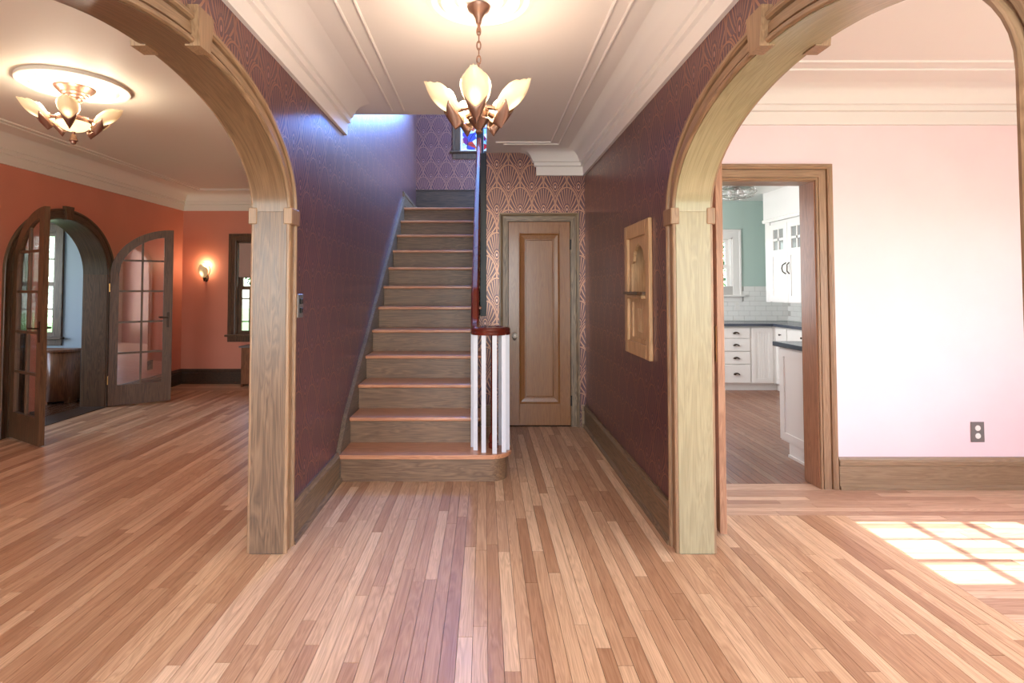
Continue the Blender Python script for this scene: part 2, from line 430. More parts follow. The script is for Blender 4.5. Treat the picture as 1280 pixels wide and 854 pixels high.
# ---------------------------------------------------------------- dimensions
XL, XR = -1.02, .985            # hall faces of the two side walls
LI, DI = -1.18, 1.15            # their living-room and dining-room faces
YC = 5.33                       # closet wall
CZ = 2.68                       # ceiling
Y0 = -1.0                       # front wall
LW = -4.3                       # living room wall with the arched french doors
LF = 7.73                       # living room far wall
DF = 3.68                       # dining room wall with the kitchen doorway
RW = 4.4                        # dining and kitchen outer wall
YS = 4.16                       # stairwell edge in the ceiling
YL = 8.05                       # landing wall
AC, AA, AB, AS = 1.8825, .8975, .445, 1.73     # arch centre y, half width, rise, spring height

def arch_path(c, a, b, spr, n=28, z0=0.0):
    pts = [(c + a, z0)]
    for i in range(n + 1):
        t = PI * i / n
        pts.append((c + a * math.cos(t), spr + b * math.sin(t)))
    pts.append((c - a, z0)); return pts

# ---------------------------------------------------------------- walls
mats3 = lambda a, b, c='plain_wall': (M[a], M[b], M[c])
wall('wall_left', PX, [(Y0, -.02), (YL + .1, -.02), (YL + .1, 5.2), (YS, 5.2), (YS, CZ + .1), (Y0, CZ + .1)], XL, LI, mats3('paper_y', 'terra'),
     [arch_path(AC, AA + .02, AB + .02, AS, z0=-.012)[::-1]])
nich = rect(3.285, 3.635, 1.0, 1.66)
wall('wall_right', PX, rect(Y0, YC + .1, -.02, CZ + .1), XR, DI, mats3('paper_y', 'pink'), [arch_path(AC, AA + .02, AB + .02, AS, z0=-.012)[::-1], nich])
# closet wall: the part beside the stair stops under the treads
wall('wall_back', PY, [(-.066, -.02), (XR + .02, -.02), (XR + .02, CZ + .02), (.016, CZ + .02), (.016, 1.12), (-.066, 1.06)], YC, YC + .12, mats3('paper_x', 'plain_wall'),
     [rect(.216, .851, -.01, 2.01)])
wall('wall_stairwell', PX, [(YC + .12, 0), (6.75, 0), (6.75, CZ + .1), (YC + .12, CZ + .1)], .016, .12, mats3('paper_y', 'plain_wall'))
wall('wall_landing', PY, rect(XL - .1, 1.1, -.02, 5.2), YL, YL + .12, mats3('paper_x', 'plain_wall'), [rect(-.36, .14, 3.40, 4.95)])
wall('wall_upstairs', PY, rect(XL - .1, 1.2, CZ + .1, 5.2), YS - .1, YS, mats3('plain_wall', 'paper_x'))
wall('wall_landing_end', PX, [(YS - .1, CZ + .1), (6.65, CZ + .1), (6.65, 1.5), (YL + .1, 1.5), (YL + .1, 5.2), (YS - .1, 5.2)], 1.06, 1.16, mats3('plain_wall', 'plain_wall'), [rect(5.0, 6.8, 3.0, 4.8)])
box('wall_landing_front', M['plain_wall'], (.016, 1.1, 6.65, 6.75, 0, CZ + .1))['kind'] = 'structure'
# living room
FC, FA, FB, FS = 5.57, .62, .55, 1.5
wall('wall_living_left', PX, rect(Y0, LF + .12, -.02, CZ + .1), LW, LW - .26, mats3('terra', 'blue'), [arch_path(FC, FA + .02, FB + .02, FS, z0=-.012)[::-1]])
wall('wall_living_back', PY, rect(LW - .26, LI, -.02, CZ + .1), LF, LF + .16, mats3('terra', 'plain_wall'), [rect(-3.535, -2.62, .68, 2.02)])
wall('wall_front', PY, rect(-7.2, RW + .15, -.02, CZ + .1), Y0, Y0 - .15, mats3('plain_wall', 'plain_wall'),
     [rect(-.75, .75, .02, 2.35), rect(-3.9, -1.7, .7, 2.2), rect(1.7, 3.9, .7, 2.2)])
# dining room
wall('wall_dining_back', PY, rect(DI - .01, RW, -.02, CZ + .1), DF, DF + .16, mats3('pink', 'plain_wall'), [rect(1.40, 2.24, -.01, 2.07)])
WZ = [.90, 1.17, 1.44, 1.71, 1.98]
wall('wall_dining_right', PX, rect(Y0, DF + .16, -.02, CZ + .1), RW, RW + .12, mats3('pink', 'plain_wall'),
     [rect(2.46, 3.20, .86, 2.02), rect(.3, 1.9, .75, 2.15)])
# kitchen
KR, KB, KZ = 4.33, 7.78, 2.6
wk = wall('wall_kitchen_back', PY, rect(1.0, KR + .1, -.02, KZ + .1), KB, KB + .14, mats3('teal', 'plain_wall'), [rect(2.86, 3.545, 1.24, 2.07)])
wkr = wall('wall_kitchen_right', PX, rect(DF + .16, KB + .1, -.02, KZ + .1), KR, KR + .12, mats3('teal', 'plain_wall'))
wall('wall_kitchen_left', PX, rect(YC + .1, KB + .1, -.02, KZ + .1), 1.15, 1.10, mats3('teal', 'plain_wall'), [rect(5.6, 6.8, .95, 2.2)])
# sunroom beyond the french doors
SW = 6.65
wall('wall_sunroom_back', PY, rect(-7.2, LW - .26, -.02, CZ), SW, SW + .14, mats3('blue', 'plain_wall'), [rect(-6.25, -5.25, .74, 2.05)])
wall('wall_sunroom_left', PX, rect(Y0, SW + .1, -.02, CZ), -7.1, -7.24, mats3('blue', 'plain_wall'), [rect(4.3, 6.3, .74, 2.2)])

# ---------------------------------------------------------------- ceilings
cm = MB().extrude_poly([(XL - .1, Y0), (DI, Y0), (DI, YC + .1), (.016, YC + .1), (.016, YS), (XL - .1, YS)], PZ, CZ, CZ + .1)
ceil = struct(cm.build('ceiling', M['plaster']))
struct(box('ceiling', M['plaster2'], (LW - .1, XL - .1, Y0, LF + .1, CZ, CZ + .1)))
struct(box('ceiling', M['plaster'], (DI, RW + .1, Y0, DF + .16, CZ, CZ + .1)))
struct(box('ceiling', M['white'], (1.0, KR + .1, DF + .16, KB + .1, KZ, KZ + .1)))
struct(box('ceiling', M['white'], (-7.2, LW - .2, Y0, SW + .1, 2.5, 2.6)))
struct(box('ceiling', M['plaster'], (XL - .2, 2.3, YS - .2, YL + .12, 5.2, 5.3)))

# cornices and ceiling ribs
CP = [(0, 2.45), (.022, 2.45), (.024, 2.535), (.045, 2.54), (.047, 2.575), (.062, 2.58), (.07, 2.60), (.085, 2.63), (.11, 2.655), (.145, 2.672), (.19, 2.681), (0, 2.69)]
def cornice(name, pts, side, mat, closed=False):
    return struct(sweep(pts, CP, side, closed).build(name, M[mat], smooth=True))
cornice('trim_1', [(XL, Y0), (XL, 3.92)], -1, 'plaster')
cornice('trim_2', [(XR, Y0), (XR, YC), (.53, YC), (.53, YC + .1)], 1, 'plaster')
cornice('trim_3', [(LI, Y0), (LI, LF), (LW, LF), (LW, Y0)], 1, 'plaster2')
cornice('trim_4', [(DI, Y0), (DI, DF), (RW, DF), (RW, Y0)], -1, 'plaster')
RP = [(-.009, CZ + .002), (-.006, CZ - .008), (.0, CZ - .011), (.006, CZ - .008), (.009, CZ + .002)]
def rib(name, pts, mat='plaster'):
    return struct(sweep(pts, RP, 1).build(name, M[mat], smooth=True))
rib('trim_5', [(-.61, Y0), (-.61, 4.05)]); rib('trim_6', [(-.70, Y0), (-.70, 4.05)])
rib('trim_7', [(.61, Y0), (.61, 4.93), (.10, 4.93)]); rib('trim_8', [(.69, Y0), (.69, 5.0), (.17, 5.0)])
rib('trim_9', [(DI + .5, Y0), (DI + .5, 3.17), (RW - .5, 3.17)]); rib('trim_10', [(DI + .4, Y0), (DI + .4, 3.29), (RW - .4, 3.29)])
rib('trim_11', [(LI - .4, LF - .4), (LW + .4, LF - .4), (LW + .4, Y0)], 'plaster2'); rib('trim_12', [(LI - .48, LF - .48), (LW + .48, LF - .48), (LW + .48, Y0)], 'plaster2')
def medallion(name, x, y, r, mat):
    pr = [(0, CZ), (0, CZ - .02), (.16 * r, CZ - .03), (.3 * r, CZ - .016), (.42 * r, CZ - .03), (.5 * r, CZ - .014), (.62 * r, CZ - .018), (.72 * r, CZ - .036), (.8 * r, CZ - .02), (.9 * r, CZ - .03), (r, CZ - .022), (r, CZ + .004)]
    m = MB().lathe(pr, (x, y, 0), 48); return struct(m.build(name, M[mat], smooth=True))
medallion('trim_13', -.02, 2.46, .25, 'plaster')
medallion('trim_14', -2.7, 3.54, .31, 'plaster2')

# ---------------------------------------------------------------- floors
def flo(name, b): return struct(box(name, M['subfloor'], (*b, -.03, -.0095)))
floor = flo('floor', (LW, RW, Y0, LF))
kfl = flo('floor', (1.0, KR, DF + .12, KB))
sfl = flo('floor', (-7.2, LW, Y0, SW))
unit = bmesh.new(); bmesh.ops.create_cube(unit, size=1)
unit_me = {}
for k in ('floor_obj', 'floor_objx'):
    me = bpy.data.meshes.new('floorboard'); unit.to_mesh(me); me.materials.append(M[k]); unit_me[k] = me
F_, CXp, CYp = 680., 606., 339.4
th = R(1.9)
def proj(x, y, z):
    d = y * math.cos(th) + (z - 1.33) * math.sin(th)
    if d < .3: return None
    return (CXp + F_ * x / d, CYp - F_ * (-y * math.sin(th) + (z - 1.33) * math.cos(th)) / d)
boards = []   # x0,x1,y0,y1,dir
def lay(x0, x1, y0, y1, dirn, wd=.0572):
    a0, a1, l0, l1 = (x0, x1, y0, y1) if dirn == 'Y' else (y0, y1, x0, x1)
    n = max(1, round((a1 - a0) / wd)); w = (a1 - a0) / n
    for i in range(n):
        p = l0 - random.random() * .9
        while p < l1:
            q = p + random.uniform(.45, 1.7)
            s, e = max(p, l0), min(q, l1)
            if l1 - e < .12: e = l1; q = l1 + 1
            if e - s > .02:
                bb = (a0 + i * w, a0 + (i + 1) * w, s, e) if dirn == 'Y' else (s, e, a0 + i * w, a0 + (i + 1) * w)
                boards.append((*bb, dirn))
            p = q
lay(LW, LI, Y0, 7.2, 'Y')
lay(LW, LI, 7.2, LF, 'X')
lay(LI, XL, AC - AA, AC + AA, 'Y')
lay(XL, XR, Y0, YC, 'Y')
lay(XR, DI, AC - AA, AC + AA, 'Y')
lay(DI, 2.12, Y0, 3.25, 'Y')
lay(DI, RW, 3.25, DF + .09, 'X')
lay(2.12, RW, Y0, 3.25, 'X')
def seen_area(b):
    """pixels the board covers in the picture, ignoring what hides it"""
    pp = []
    for x, y in ((b[0], b[2]), (b[1], b[2]), (b[1], b[3]), (b[0], b[3])):
        q = proj(x, max(y, 1.2), 0)
        pp.append((min(max(q[0], 0), 1280), min(max(q[1], 0), 854)))
    return abs(sum(pp[i][0] * pp[(i + 1) % 4][1] - pp[(i + 1) % 4][0] * pp[i][1] for i in range(4))) / 2
def hidden(b):
    x = (b[0] + b[1]) / 2; y = (b[2] + b[3]) / 2
    if x < LI or x > DI:      # seen only through an arch
        s = (XL if x < 0 else XR) / x
        return not (AC - AA < y * s < AC + AA)
    if y > 3.8 and x < .0: return True
    return False
boards.sort(key=lambda b: -(seen_area(b) if not hidden(b) else 0))
g = .0009
rest = {'Y': MB(), 'X': MB()}
for i, b in enumerate(boards):
    dz = random.uniform(-.0006, .0004)
    if i < 298:
        o = bpy.data.objects.new('floorboard', unit_me['floor_obj' if b[4] == 'Y' else 'floor_objx']); C.objects.link(o); o.parent = floor
        o.location = ((b[0] + b[1]) / 2, (b[2] + b[3]) / 2, -.005 + dz); o.scale = (b[1] - b[0] - 2 * g, b[3] - b[2] - 2 * g, .01)
    else:
        rest[b[4]].box(b[0] + g, b[1] - g, b[2] + g, b[3] - g, -.01 + dz, dz)
for k, mt in (('Y', 'floor_isl'), ('X', 'floor_islx')):
    m = rest[k]; me = bpy.data.meshes.new('floorboard_field'); m.b.to_mesh(me); m.b.free(); me.materials.append(M[mt])
    link('floorboard_field', me, floor)['kind'] = 'stuff'
def field(parent, x0, x1, y0, y1, mat, wd):
    boards.clear(); lay(x0, x1, y0, y1, 'Y', wd); m = MB()
    for b in boards: m.box(b[0] + g, b[1] - g, b[2] + g, b[3] - g, -.01, random.uniform(-.0005, .0003))
    me = bpy.data.meshes.new('floorboard_field'); m.b.to_mesh(me); m.b.free(); me.materials.append(M[mat])
    link('floorboard_field', me, parent)['kind'] = 'stuff'
field(kfl, 1.15, KR, DF + .09, KB, 'kfloor', .06)
field(sfl, -7.1, LW - .02, Y0, SW, 'dfloor', .06)

# ---------------------------------------------------------------- baseboards
BP = [(0, 0), (.034, 0), (.034, .018), (.02, .03), (.02, .155), (.028, .16), (.028, .185), (.018, .196), (.014, .21), (0, .21)]
def baseboard(name, pts, side, mat): return struct(sweep(pts, BP, side).build(name, M[mat]))
baseboard('baseboard_left', [(XL, AC + AA + .1), (XL, 3.86)], -1, 'base_y')
baseboard('baseboard_right', [(XR, AC + AA + .1), (XR, YC)], 1, 'base_y')
baseboard('baseboard_back', [(XR, YC), (.94, YC)], 1, 'base_x')
baseboard('baseboard_closet', [(.125, YC), (-.05, YC)], 1, 'base_x')
baseboard('baseboard_dining', [(2.36, DF), (RW, DF), (RW, 0)], -1, 'base_x')
baseboard('baseboard_dining_left', [(DI, AC + AA + .1), (DI, DF), (1.3, DF)], -1, 'base_x')
baseboard('baseboard_living', [(LW, FC + FA + .13), (LW, LF), (LI, LF), (LI, AC + AA + .12)], -1, 'dark_base_y')
baseboard('baseboard_living_near', [(LW, Y0), (LW, FC - FA - .13)], -1, 'dark_base_y')
baseboard('baseboard_sunroom', [(-7.1, SW), (LW - .26, SW)], -1, 'dark_base_x')

# ---------------------------------------------------------------- arched openings
CASE = [(0, 0), (0, .014), (.004, .02), (.012, .022), (.018, .02), (.02, .005), (.027, .005), (.029, .014), (.066, .014), (.067, .005), (.073, .005), (.075, .019), (.083, .026), (.096, .026), (.1, .02), (.1, 0)]
def along(path, normals, prof, face, sgn):
    """casing profile (offset outward, proudness) along a path in a plane facing X"""
    return [[Vector((face + sgn * p, P[0] + n[0] * o, P[1] + n[1] * o)) for o, p in prof] for P, n in zip(path, normals)]
def arched_opening(name, c, a, b, spr, faces, mats, imp=True, both=True, casew=1.0):
    """faces: (x of first face, x of second face); lining, soffit, casings, impost blocks, keystones"""
    f0, f1 = faces; sg = 1 if f0 > f1 else -1
    root = struct(empty(name, ((f0 + f1) / 2, c, 0)))
    th = .02; ov = .006
    X = sorted((f0 + sg * ov, f1 - sg * ov))
    for s in (1, -1):
        y = sorted((c + s * a, c + s * (a + th)))
        MB().box(X[0], X[1], y[0], y[1], 0, spr, bev=.002).build('jamb', M[mats[0]], root)
    n = 40; rows = []
    for i in range(n + 1):
        t = PI * i / n
        p = Vector((a * math.cos(t), b * math.sin(t))); nn = Vector((math.cos(t) / a, math.sin(t) / b)).normalized()
        q = p + nn * th
        rows.append([Vector((X[0], c + p.x, spr + p.y)), Vector((X[1], c + p.x, spr + p.y)), Vector((X[1], c + q.x, spr + q.y)), Vector((X[0], c + q.x, spr + q.y))])
    m = MB(); m.grid(rows, close_v=True, cap=True, uv=True); m.build('soffit', M[mats[1]], root, smooth=True)
    prof = [(.004 + o * casew, p) for o, p in CASE]
    for face, sgn in ((f0, sg), (f1, -sg))[:2 if both else 1]:
        for s in (1, -1):
            m = MB(); path = [(c + s * a, 0), (c + s * a, spr)]
            m.grid(along(path, [(s, 0), (s, 0)], prof, face, sgn), close_v=True, cap=True)
            m.build('casing', M[mats[2]], root)
            if imp and s > 0:
                w = .004 + .1 * casew
                y = sorted((c + s * (a - .005), c + s * (a + w + .012))); x = sorted((face - sgn * .012, face + sgn * .032))
                MB().box(x[0], x[1], y[0], y[1], spr - .065, spr + .02, bev=.004).build('impost_block', M[mats[2]], root)
        path = []; nrm = []
        for i in range(n + 1):
            t = PI * i / n
            path.append((c + a * math.cos(t), spr + b * math.sin(t)))
            v = Vector((math.cos(t) / a, math.sin(t) / b)).normalized(); nrm.append((v.x, v.y))
        m = MB(); m.grid(along(path, nrm, prof, face, sgn), close_v=True, cap=True, uv=True); m.build('casing_arch', M[mats[3]], root)
        top = spr + b; hw = .1 * casew
        m = MB().extrude_poly([(c - .038, top - .006), (c + .038, top - .006), (c + .056, top + hw + .03), (c - .056, top + hw + .03)], PX, face - sgn * .012, face + sgn * .04)
        m.build('keystone', M[mats[2]], root)
    return root
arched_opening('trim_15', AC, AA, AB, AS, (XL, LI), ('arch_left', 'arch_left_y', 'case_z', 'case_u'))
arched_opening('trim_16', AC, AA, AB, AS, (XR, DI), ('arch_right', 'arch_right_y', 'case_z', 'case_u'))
arched_opening('trim_17', FC, FA, FB, FS, (LW, LW - .26), ('french', 'dark_u', 'dark_z', 'dark_u'), imp=False)
box('threshold', M['dark_base_y'], (LW - .27, LW + .02, FC - FA, FC + FA, -.008, .006), struct(empty('trim_18', (LW, FC, 0))))

# flat casings round a rectangular opening in a plane facing Y (front face at y, towards -y)
FCASE = [(0, 0), (0, .016), (.006, .02), (.014, .018), (.015, .007), (.02, .007), (.021, .016), (.068, .016), (.069, .007), (.075, .007), (.077, .022), (.09, .03), (.108, .03), (.112, .02), (.112, 0)]
def frame_y(parent, x0, x1, z0, z1, y, prof, mz, mx, bottom=False, sgn=-1, name='casing'):
    def pt(cx, cz, ox, oz, p): return Vector((cx + ox, y + sgn * p, cz + oz))
    zb = z0
    for s, x in ((-1, x0), (1, x1)):
        m = MB(); rows = [[pt(x, zb, s * o, (-o if bottom else 0), p) for o, p in prof], [pt(x, z1, s * o, o, p) for o, p in prof]]
        m.grid(rows, close_v=True, cap=True); m.build(name, mz, parent)
    for zz, s in ((z1, 1), (z0, -1))[:2 if bottom else 1]:
        m = MB(); rows = [[pt(x0, zz, -o, s * o, p) for o, p in prof], [pt(x1, zz, o, s * o, p) for o, p in prof]]
        m.grid(rows, close_v=True, cap=True); m.build(name, mx, parent)
# ---------------------------------------------------------------- kitchen doorway
t = struct(empty('trim_19', (1.82, DF, 0)))
frame_y(t, 1.40, 2.24, 0, 2.07, DF, FCASE, M['case_z'], M['case_x'])
frame_y(t, 1.40, 2.24, 0, 2.07, DF + .16, FCASE, M['case_z'], M['case_x'], sgn=1)
for x in ((1.385, 1.405), (2.235, 2.255)): box('jamb', M['swing'], (*x, DF - .004, DF + .164, 0, 2.07), t, .002)
box('head_jamb', M['case_x'], (1.385, 2.255, DF - .004, DF + .164, 2.065, 2.085), t, .002)

# ---------------------------------------------------------------- doors
# closet door
d = struct(empty('door_1', (.53, YC, 0)))
dx0, dx1, dz0, dz1, dy = .232, .836, .012, 1.995, YC - .004
for x in ((dx0, dx0 + .105), (dx1 - .105, dx1)): box('stile', M['door'], (*x, dy, dy + .036, dz0, dz1), d, .002)
box('rail', M['oak_x'] if False else M['door'], (dx0 + .105, dx1 - .105, dy, dy + .036, dz1 - .115, dz1), d, .002)
box('rail', M['door'], (dx0 + .105, dx1 - .105, dy, dy + .036, dz0, dz0 + .21), d, .002)
px0, px1, pz0, pz1 = dx0 + .105, dx1 - .105, dz0 + .21, dz1 - .115
box('panel', M['door'], (px0, px1, dy + .014, dy + .03, pz0, pz1), d)
def ring_y(prof, x0, x1, z0, z1, y):
    """mitred moulding just inside a rectangle; prof: (inset, proud towards -y)"""
    rows = []
    for sx, sz in ((x0, z0), (x1, z0), (x1, z1), (x0, z1)):
        ix = 1 if sx == x0 else -1; iz = 1 if sz == z0 else -1
        rows.append([Vector((sx + ix * o, y - p, sz + iz * o)) for o, p in prof])
    m = MB(); m.grid(rows, close_u=True, close_v=True); return m
ring_y([(0, -.014), (0, .003), (.008, .006), (.016, .0), (.05, -.009), (.054, -.004), (.064, -.004), (.068, -.014)], px0, px1, pz0, pz1, dy).build('panel_moulding', M['door'], d)
for z in (.25, 1.77):
    box('hinge', M['iron'], (dx1 - .004, dx1 + .012, dy - .012, dy + .004, z - .05, z + .05), d, .002)
e = MB(); e.lathe([(0, 0), (.024, 0), (.022, .006), (.0, .008)], (0, 0, 0), 20, Matrix.Translation((.29, dy, .87)) @ Matrix.Rotation(PI / 2, 4, 'X') @ Matrix.Scale(1.6, 4, (0, 1, 0)))
e.build('escutcheon', M['antique'], d, smooth=True)
e = MB(); e.lathe([(0, 0), (.009, 0), (.009, .03), (.02, .036), (.027, .05), (.024, .066), (.012, .074), (0, .075)], (0, 0, 0), 20, Matrix.Translation((.29, dy, .885)) @ Matrix.Rotation(PI / 2, 4, 'X'))
e.build('knob', M['knobc'], d, smooth=True)['label'] = 'pale round door knob'
frame_y(d, .226, .842, 0, 2.0, YC, [(0, 0), (0, .012), (.05, .014), (.056, .02), (.07, .026), (.082, .026), (.085, 0)], M['oak_z'], M['oak_x'], name='casing')
for x in ((.206, .228), (.840, .862)): box('jamb', M['oak_z'], (*x, YC, YC + .1, 0, 2.0), d)
box('jamb', M['oak_x'], (.206, .862, YC, YC + .1, 2.0, 2.02), d)
struct(box('floor', M['tread'], (.016, 1.06, YC, 6.75, CZ + .01, CZ + .1)))
struct(box('wall_sun_block', M['plain_wall'], (2.2, 2.3, 4.0, 8.1, CZ, 5.2)))  # unseen walls added to block the sun at the upstairs opening
struct(box('wall_sun_block', M['plain_wall'], (1.0, 2.3, 3.96, 4.06, CZ, 5.2)))
struct(box('wall_closet', M['plain_wall'], (.1, 1.0, YC + .9, YC + .95, 0, 2.6)))

# arched glazed door leaf, hinge at local x=0, arch rising to the meeting stile at x=Wd
def french_door(name, loc, rz, mirror, labels):
    root = struct(empty(name, loc, rz, local=True))
    Wd, spr, rise = .62, FS + .0, FB - .01
    ms = -1 if mirror else 1
    pl = lambda u, v, dd: Vector((u, ms * dd, v))
    top = lambda x: spr + rise * math.sqrt(max(0, 1 - ((Wd - x) / Wd) ** 2))
    n = 18
    outer = [(0, .012), (Wd, .012)] + [(Wd - Wd * math.cos(PI / 2 * i / n) if False else Wd * (1 - math.sin(PI / 2 * i / n)), spr + rise * math.cos(PI / 2 * i / n)) for i in range(n + 1)]
    il, ir, ib, tw = .085, Wd - .095, .24, .085
    a2, b2 = Wd - il, rise - tw
    itop = lambda x: spr + b2 * math.sqrt(max(0, 1 - ((Wd - x) / a2) ** 2))
    inner = [(il, ib), (ir, ib)] + [(x, itop(x)) for x in [ir - (ir - il) * (i / n) ** .7 for i in range(n + 1)]]
    MB().extrude_poly(outer, pl, -.02, .02, [inner[::-1]]).build('frame', M['french'], root)
    xm = (il + ir) / 2 + .004; zs = [ib, .60, .955, 1.31, 1.665, 2.1]
    bar = .011
    for z in zs[1:5]:
        xa = il
        while itop(xa + .0) < z and xa < ir: xa += .004
        if xa < ir - .02: MB().box(xa - .004, ir + .004, -.014, .014, z - bar, z + bar).build('muntin', M['french'], root)
    MB().box(xm - bar, xm + bar, -.014, .014, ib - .004, itop(xm) + .004).build('muntin', M['french'], root)
    for xa, xb in ((il, xm), (xm, ir)):
        for za, zb in zip(zs, zs[1:]):
            k = 8; xs = [xa + (xb - xa) * i / k for i in range(k + 1)]
            xs = [x for x in xs if itop(x) > za + .01]
            if len(xs) < 2: continue
            pts = [(xs[0], za), (xs[-1], za)] + [(x, min(zb, itop(x))) for x in xs[::-1]]
            cl = []
            for p in pts:
                if not cl or (Vector(p) - Vector(cl[-1])).length > 1e-4: cl.append(p)
            MB().extrude_poly(cl, pl, -.002, .002).build('pane', M['door_pane'], root)
    hm = MB(); x = Wd - .045
    for s in (-1, 1):
        hm.box(x - .014, x + .014, s * .02, s * .026, .88, 1.06)
        hm.tube([(x, s * .024, 1.0), (x, s * .06, 1.0), (x - .09, s * .064, 1.0)], .008, 8)
    hm.build('handle', M['antique'], root, smooth=True)
    for z in (.3, 1.35):
        MB().box(-.012, .006, .012, .03, z - .05, z + .05, bev=.003).build('hinge', M['brass'], root)
    return root
french_door('door_2', (LW + .035, FC + FA + .005, 0), R(34.5), False, None)
french_door('door_3', (LW + .035, FC - FA - .005, 0), math.atan2(-.27, .45), True, None)
# door to the kitchen, standing open into the dining room, seen on its edge
d4 = struct(empty('door_4', (1.395, DF - .012, 0), math.atan2(-.655, -.102), local=True))
for a, b in ((0, .1), (.60, .70)): MB().box(a, b, -.018, .018, .012, 2.05, bev=.002).build('stile', M['swing'], d4)
for a, b in ((.012, .24), (.9, 1.02), (1.93, 2.05)): MB().box(.1, .6, -.018, .018, a, b, bev=.002).build('rail', M['swing'], d4)
for a, b in ((.24, .9), (1.02, 1.93)): MB().box(.1, .6, -.008, .008, a, b).build('panel', M['swing'], d4)
MB().box(.62, .68, -.0205, .0205, .93, 1.13, bev=.002).build('push_plate', M['brass'], d4)

# ---------------------------------------------------------------- windows
def sash_window(name, x0, x1, z0, z1, y, depth, mf, ms, rows_up, rows_lo, cols, casing=None, sill=True, stool=.06, meet=None):
    """double hung window in a plane facing Y: opening x0..x1, z0..z1, wall face at y (towards -y)"""
    root = struct(empty(name, ((x0 + x1) / 2, y, z0)))
    if casing: frame_y(root, x0, x1, z0, z1, y, casing, mf, mf)
    for a, b in ((x0, x0 + .018), (x1 - .018, x1)): box('jamb', mf, (a, b, y - .002, y + depth, z0, z1), root)
    box('head', mf, (x0, x1, y - .002, y + depth, z1 - .018, z1), root)
    box('sill', mf, (x0, x1, y + .0, y + depth + .03, z0 - .01, z0 + .02), root)
    cw = casing[-1][0] if casing else .05
    if sill:
        box('stool', mf, (x0 - cw - .025, x1 + cw + .025, y - stool, y + .03, z0 - .015, z0 + .012), root, .004)
        box('apron', mf, (x0 - cw, x1 + cw, y - .018, y, z0 - .09, z0 - .015), root, .003)
    zm = meet or (z0 + z1) / 2
    for za, zb, yy, nr in ((z0 + .02, zm + .018, y + .05, rows_lo), (zm - .018, z1 - .018, y + .085, rows_up)):
        xa, xb = x0 + .018, x1 - .018
        s = MB().extrude_poly(rect(xa, xb, za, zb), PY, yy, yy + .03, [rect(xa + .045, xb - .045, za + .045, zb - .04)]).build('sash', ms, root)
        gx0, gx1, gz0, gz1 = xa + .045, xb - .045, za + .045, zb - .04
        for i in range(1, len(cols)): pass
        for f in cols: MB().box(gx0 + f * (gx1 - gx0) - .008, gx0 + f * (gx1 - gx0) + .008, yy + .006, yy + .024, gz0, gz1).build('muntin', ms, s)
        for f in nr: MB().box(gx0, gx1, yy + .006, yy + .024, gz0 + f * (gz1 - gz0) - .008, gz0 + f * (gz1 - gz0) + .008).build('muntin', ms, s)
        MB().box(gx0, gx1, yy + .013, yy + .017, gz0, gz1).build('pane', M['pane'], s)
    return root
DC = [(0, 0), (0, .014), (.01, .018), (.06, .018), (.07, .026), (.1, .026), (.105, 0)]
sash_window('window_1', -3.535, -2.62, .68, 2.02, LF, .14, M['dark_z'], M['french'], (.22, .78), (.22, .78), (.14, .86), DC)
w1b = empty('roller_blind', (-3.05, LF + .03, 2.0)); tag(w1b, 'taupe roller blind half lowered over the terracotta room window', 'blind')
MB().tube([(-3.51, LF + .03, 1.98), (-2.645, LF + .03, 1.98)], .018, 12).build('roller', M['fabric'], w1b, smooth=True)
box('fabric', M['fabric'], (-3.505, -2.65, LF + .018, LF + .0205, 1.52, 1.98), w1b)
box('hem_bar', M['fabric'], (-3.505, -2.65, LF + .012, LF + .026, 1.505, 1.527), w1b, .003)
sash_window('window_2', -6.25, -5.25, .74, 2.05, SW, .12, M['dark_z'], M['french'], (.5,), (.5,), (.25, .5, .75), [(0, 0), (0, .014), (.01, .018), (.075, .018), (.08, .024), (.1, .024), (.105, 0)])
# stained glass window on the landing
w3 = struct(empty('window_3', (-.11, YL, 3.4)))
frame_y(w3, -.36, .14, 3.40, 4.95, YL, [(0, 0), (0, .014), (.01, .02), (.09, .02), (.1, .028), (.12, .028), (.125, 0)], M['dark_z'], M['dark_z'])
box('stool', M['dark_z'], (-.52, .30, YL - .06, YL + .03, 3.36, 3.385), w3, .004)
box('apron', M['dark_z'], (-.48, .26, YL - .02, YL, 3.27, 3.36), w3, .003)
MB().extrude_poly(rect(-.36, .14, 3.385, 4.95), PY, YL + .03, YL + .06, [rect(-.335, .115, 3.42, 4.925)]).build('sash', M['white'], w3)
sg = box('pane', M['stain'], (-.335, .115, YL + .043, YL + .047, 3.42, 4.925), w3)
lead = MB()
for x in (-.26, -.11, .04): lead.box(x - .003, x + .003, YL + .04, YL + .05, 3.42, 4.925)
for z in (3.5, 3.75, 4.0, 4.25, 4.5, 4.75): lead.box(-.335, .115, YL + .04, YL + .05, z - .003, z + .003)
lead.tube([(-.26, YL + .045, 3.5), (-.2, YL + .045, 3.62), (-.11, YL + .045, 3.75), (-.02, YL + .045, 3.62), (.04, YL + .045, 3.5)], .004, 6)
lead.build('lead_came', M['lead'], w3)
sash_window('window_4', 2.86, 3.545, 1.24, 2.07, KB, .12, M['white'], M['white'], (.5,), (), (.5,), [(0, 0), (0, .014), (.09, .016), (.1, .022), (.12, .022), (.125, 0)], meet=1.66)
